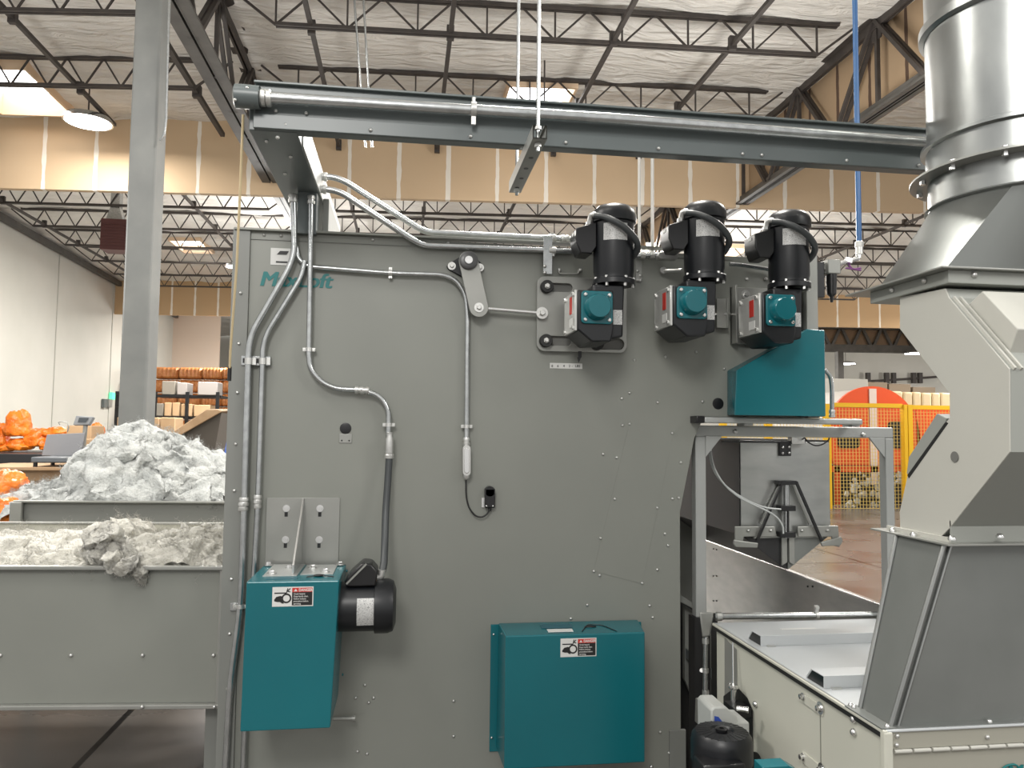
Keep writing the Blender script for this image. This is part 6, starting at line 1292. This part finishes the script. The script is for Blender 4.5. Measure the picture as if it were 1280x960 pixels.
mb = MB(); mb.box((PD(20, 590, dW).x, p0.y-.02, zw-.13), (p1.x-.03, p0.y+.03, zw-.03)); mb.obj('front_rail', 'wood', t, smooth=0, bevel=.004)
for px in (22, 45, 100): q = PD(px, 600, dW); mb = MB(); mb.box((q.x-.05, p0.y, 0), (q.x+.05, p0.y+.08, zw-.03)); mb.obj('leg', 'wood', t)
t = thing('platform_scale', 'dark grey platform scale with upright backplate on the wooden bench', 'scale', PD(72, 581, dW))
a, b = PD(38, 580, dW), PD(104, 573, dW); zp = zw+.04
mb = MB(); mb.box((a.x, a.y, zp), (b.x, a.y+.42, zp+.05)); mb.obj('platform', mat('scale_grey', (.13, .14, .15), .4), t, bevel=.01)
a2, b2 = PD(54, 573, dW+.42), PD(100, 541, dW+.42); mb = MB(); mb.hexa([V((a2.x, a.y+.40, zp+.05)), V((b2.x, a.y+.40, zp+.05)), V((b2.x, a.y+.42, zp+.05)), V((a2.x, a.y+.42, zp+.05))], [V((a2.x+.02, a.y+.44, b2.z-.02)), V((b2.x+.02, a.y+.44, b2.z)), V((b2.x+.02, a.y+.46, b2.z)), V((a2.x+.02, a.y+.46, b2.z-.02))]); mb.obj('back_plate', mat('scale_plate', (.20, .20, .21), .4), t, smooth=0, bevel=.003)
for px in (42, 96):
    for yy in (.03, .38): q = PD(px, 580, dW); mb = MB(); mb.cyl((q.x, a.y+yy, zw), (q.x, a.y+yy, zp), .018, 10); mb.obj('foot', 'blackp', t)
p = PD(103, 560, dW+.5); mb = MB(); mb.cyl((p.x, p.y, zp), (p.x+.02, p.y, PD(103, 532, dW+.5).z), .02, 10); mb.obj('post', 'plate', t)

c4 = [PD(x, y, dW+.48) for x, y in ((91, 531), (111, 531), (117, 521), (95, 519.5))]; mb = MB(); mb.prism(c4, (0, .05, -.01)); dd = mb.obj('display_unit', mat('display_grey', (.30, .31, .32), .4), t, bevel=.005)
c5 = [PD(x, y, dW+.475) for x, y in ((97, 528), (107, 528), (111, 522.5), (99, 522))]; mb = MB(); mb.prism(c5, (0, .002, 0)); sub(mb, 'screen', 'screen', dd)
mb = MB(); mb.tube([PD(x, y, dW+.6) for x, y in ((75, 531), (73, 528), (77, 527), (84, 528), (86, 534), (84, 540))], .006, 6); mb.obj('handle_loop', 'plate', t)
for (x0, x1, y0, y1, d, lab) in ((101, 115, 549, 590, 7.7, 'tall cardboard box right of the weighing platform'), (114, 127, 551, 600, 8.3, 'cardboard box against the fibre heap, under the narrow orange bag'), (82, 112, 532, 562, 8.0, 'brown box behind the scale display')):
    a, b = PD(x0, y1, d), PD(x1, y0, d); mb = MB(); mb.box((a.x, a.y, 0), (b.x, a.y+.35, b.z)); o = mb.obj('cardboard_box', 'card', bevel=.006); tag(o, lab, 'box')
q = PD(117, 569, 7.6); t = thing('hand_truck', 'hand truck with black wheel half hidden beside the fibre heap', 'hand truck', (q.x, q.y, 0)); mb = MB(); mb.lathe([(.04, -.03), (.075, -.03), (.085, -.015), (.085, .015), (.075, .03), (.04, .03)], q, (0, -1, 0), 24); mb.obj('wheel', 'rubber', t)
mb = MB(); mb.beam((q.x, q.y+.05, 0), (q.x, q.y+.05, q.z+.1), .04, .04); mb.obj('frame', 'darkp', t)
for k, (x, y, r, lab) in enumerate(((4, 611, .16, 'orange bag sticking out above the fibre at the far left edge'), (4, 642, .13, 'orange bag wedged behind the near bin at the left edge'))):
    bag(x, y, 5.3-.4*k, r, r*.8, lab, 20+k)
# black shelf frame and wall things left of the column
vq = 20.0
t = thing('storage_rack', 'black storage rack standing just left of the steel column', 'rack', PD(151, 530, 19)); 
for px in (145.5, 157): a = PD(px, 530, 19); mb = MB(); mb.box((a.x-.04, a.y-.04, 0), (a.x+.04, a.y+.04, PD(px, 489, 19).z)); mb.obj('upright', 'blackp', t, smooth=0)
for py in (492, 507, 521): a, b = PD(145, py, 19), PD(165, py, 19); mb = MB(); mb.box((a.x, a.y-.05, a.z-.03), (b.x, a.y+.6, a.z+.03)); mb.obj('shelf', 'blackp', t, smooth=0)
a, b = PD(146, 530.5, 18.2), PD(158, 521.5, 18.2); mb = MB(); mb.box((a.x, a.y, 0), (b.x, a.y+.5, b.z)); tag(mb.obj('cardboard_box', 'card', bevel=.02), 'cardboard box on the black rack left of the steel column', 'box')
def onwall(px, py):
    d_ = ray(px, py); t_ = (WL0-C0).cross(WLD).z/V((d_.x, d_.y, 0)).cross(WLD).z; return C0+d_*t_
q = onwall(138, 495)+WLN*.08; mb = MB(); mb.cbox(q, (.10, .45, .25), Matrix.Rotation(math.atan2(WLD.y, WLD.x)-PI/2, 3, 'Z')); tag(mb.obj('exit_sign', 'exit'), 'small glowing green sign high on the far end of the left wall', 'sign')
for px, py, lab, m_ in ((128.5, 504, 'small grey switch box on the left wall', 'beam'), (134.5, 504, 'grey alarm box on the left wall below the green sign', 'plate')):
    q = onwall(px, py)+WLN*.06; mb = MB(); mb.cbox(q, (.1, .35, .3), Matrix.Rotation(math.atan2(WLD.y, WLD.x)-PI/2, 3, 'Z')); tag(mb.obj('wall_box', m_, bevel=.01), lab, 'box')

# ---- bales, rack and boxes right of the column
yB = 29.0; cols = [(189.6, 219.5), (221.5, 249.5), (250.8, 275.5), (276.5, 300)]; rows = [(457, 472), (473, 489), (490, 506), (507, 523), (524, 541)]
cn = ['leftmost', 'second', 'third', 'rightmost']; rn = ['top', 'second', 'middle', 'fourth', 'bottom']
zrow = [PD(200, y0, yB).z for y0, y1 in rows]+[PD(200, 541, yB).z]
zr0 = zrow[-1]
for ci, (x0, x1) in enumerate(cols):
    a, b = PD(x0, 500, yB), PD(x1, 500, yB); w_ = b.x-a.x
    for ri in range(5):
        z1, z0 = zrow[ri]-.02, zrow[ri+1]; mb = MB(); R_ = []; nx = 22
        for i in range(nx+1):
            fx = i/nx; e = .5-abs(fx-.5); k = 1-.12*max(0, 1-e*9)**2; k *= 1-.06*(math.cos(fx*2*PI*6)*.5+.5)
            ring_ = []
            for ang in range(16):
                A = 2*PI*ang/16; cx = abs(math.cos(A))**.5*math.copysign(1, math.cos(A)); sz = abs(math.sin(A))**.5*math.copysign(1, math.sin(A)); ring_.append(V((a.x+w_*fx, a.y+.45+cx*.45*k, (z0+z1)/2+sz*(z1-z0)/2*k)))
            R_.append(ring_)
        mb.rings(R_); o = mb.obj('wrapped_bale', 'bale'); tag(o, '%s bale in the %s stack of orange bales' % (rn[ri], cn[ci]), 'bale', 'orange wrapped bales')
# pallet blocks to the floor
a, b = PD(189, 500, yB), PD(300, 500, yB); mb = MB(); mb.box((a.x, a.y, 0), (b.x, a.y+.9, zr0)); tag(mb.obj('bale_platform', 'darkp'), 'dark platform carrying the orange bale stacks', 'platform')
dR = 20.0
t = thing('pallet_rack', 'dark steel rack with boxes in front of the orange bales', 'rack', PD(230, 540, dR))
for px in (193, 233, 271): a = PD(px, 530, dR); mb = MB(); mb.box((a.x-.04, a.y-.04, 0), (a.x+.04, a.y+.04, PD(px, 490, dR).z)); mb.obj('upright', 'blackp', t, smooth=0)
zs1 = PD(230, 493.5, dR).z; zs2 = PD(230, 520.5, dR).z
for zz in (zs1, zs2): a, b = PD(191, 520, dR), PD(273, 520, dR); mb = MB(); mb.box((a.x, a.y-.05, zz-.06), (b.x, a.y+.9, zz)); mb.obj('shelf', 'blackp', t, smooth=0)
gm = mat('shrink_wrap_grey', (.20, .18, .15), .5); pm = mat('paper_bundle', (.28, .255, .24), .7)
for (x0, x1, y0, mm, zz, lab) in ((200, 218, 476, gm, zs1, 'grey shrink-wrapped bundle on the left of the rack top'), (219, 233, 478, pm, zs1, 'pale bundle beside the grey one on the rack top'), (245, 271, 477, pm, zs1, 'stack of folded white sheets on the right of the rack top'),
        (192, 204, 504, gm, zs2, 'small brown-grey carton at left on the lower rack shelf'), (204, 214, 503, 'card', zs2, 'carton second from left on the lower rack shelf'), (214, 224, 503, 'card', zs2, 'carton third from left on the lower rack shelf'), (225, 240, 505, 'card', zs2, 'wide light carton in the middle of the lower shelf'), (241, 262, 506, 'card', zs2, 'widest carton at right on the lower shelf')):
    a, b = PD(x0, 520, dR), PD(x1, y0, dR); mb = MB(); mb.box((a.x+.01, a.y+.02, zz), (b.x-.01, a.y+.6, b.z)); tag(mb.obj('carton' if mm is not pm else 'paper_bundle', mm, bevel=.02), lab, 'box')
for (x0, x1, lab) in ((190, 202, 'leftmost tan box low on the floor before the rack'), (203, 222, 'second tan box low on the floor before the rack')):
    a, b = PD(x0, 545, dR-1), PD(x1, 522, dR-1); mb = MB(); mb.box((a.x, a.y-.2, 0), (b.x-.02, a.y+.5, b.z)); tag(mb.obj('cardboard_box', 'card', bevel=.02), lab, 'box')
# tilted brown chute cover
dC = 7.6; t = thing('tilted_hopper', 'tipped brown-lidded hopper behind the fibre heap, right of the column', 'hopper', PD(245, 556, dC))
cp_ = [PD(x, y, dC) for x, y in ((204, 548), (258, 512), (272, 512), (278, 514), (222, 546), (208, 551))]
mb = MB(); mb.prism(cp_, (0, .5, .02)); mb.obj('lid', 'wood', t, smooth=0, bevel=.006)
cp_ = [PD(x, y, dC+.05) for x, y in ((214, 551), (272, 516), (277, 516), (266, 575), (228, 575))]; mb = MB(); mb.prism(cp_, (0, .45, 0)); mb.obj('body', mat('hopper_brown', (.09, .075, .06), .6), t, smooth=0, bevel=.004)
for px in (228, 262): q = PD(px, 575, dC+.2); mb = MB(); mb.box((q.x-.03, q.y-.03, 0), (q.x+.03, q.y+.03, q.z)); mb.obj('leg', 'darkp', t)
a, b = PD(264, 575, 8.6), PD(281, 540, 8.6); mb = MB(); mb.loft([V((a.x+.02, a.y, 0)), V((b.x-.02, a.y, 0)), V((b.x-.02, a.y+.3, 0)), V((a.x+.02, a.y+.3, 0))], [V((a.x, a.y, b.z)), V((b.x, a.y, b.z)), V((b.x, a.y+.3, b.z)), V((a.x, a.y+.3, b.z))]); tag(mb.obj('blue_drum', 'bluebin', bevel=.01), 'blue plastic bin behind the tipped hopper, beside the machine edge', 'bin')
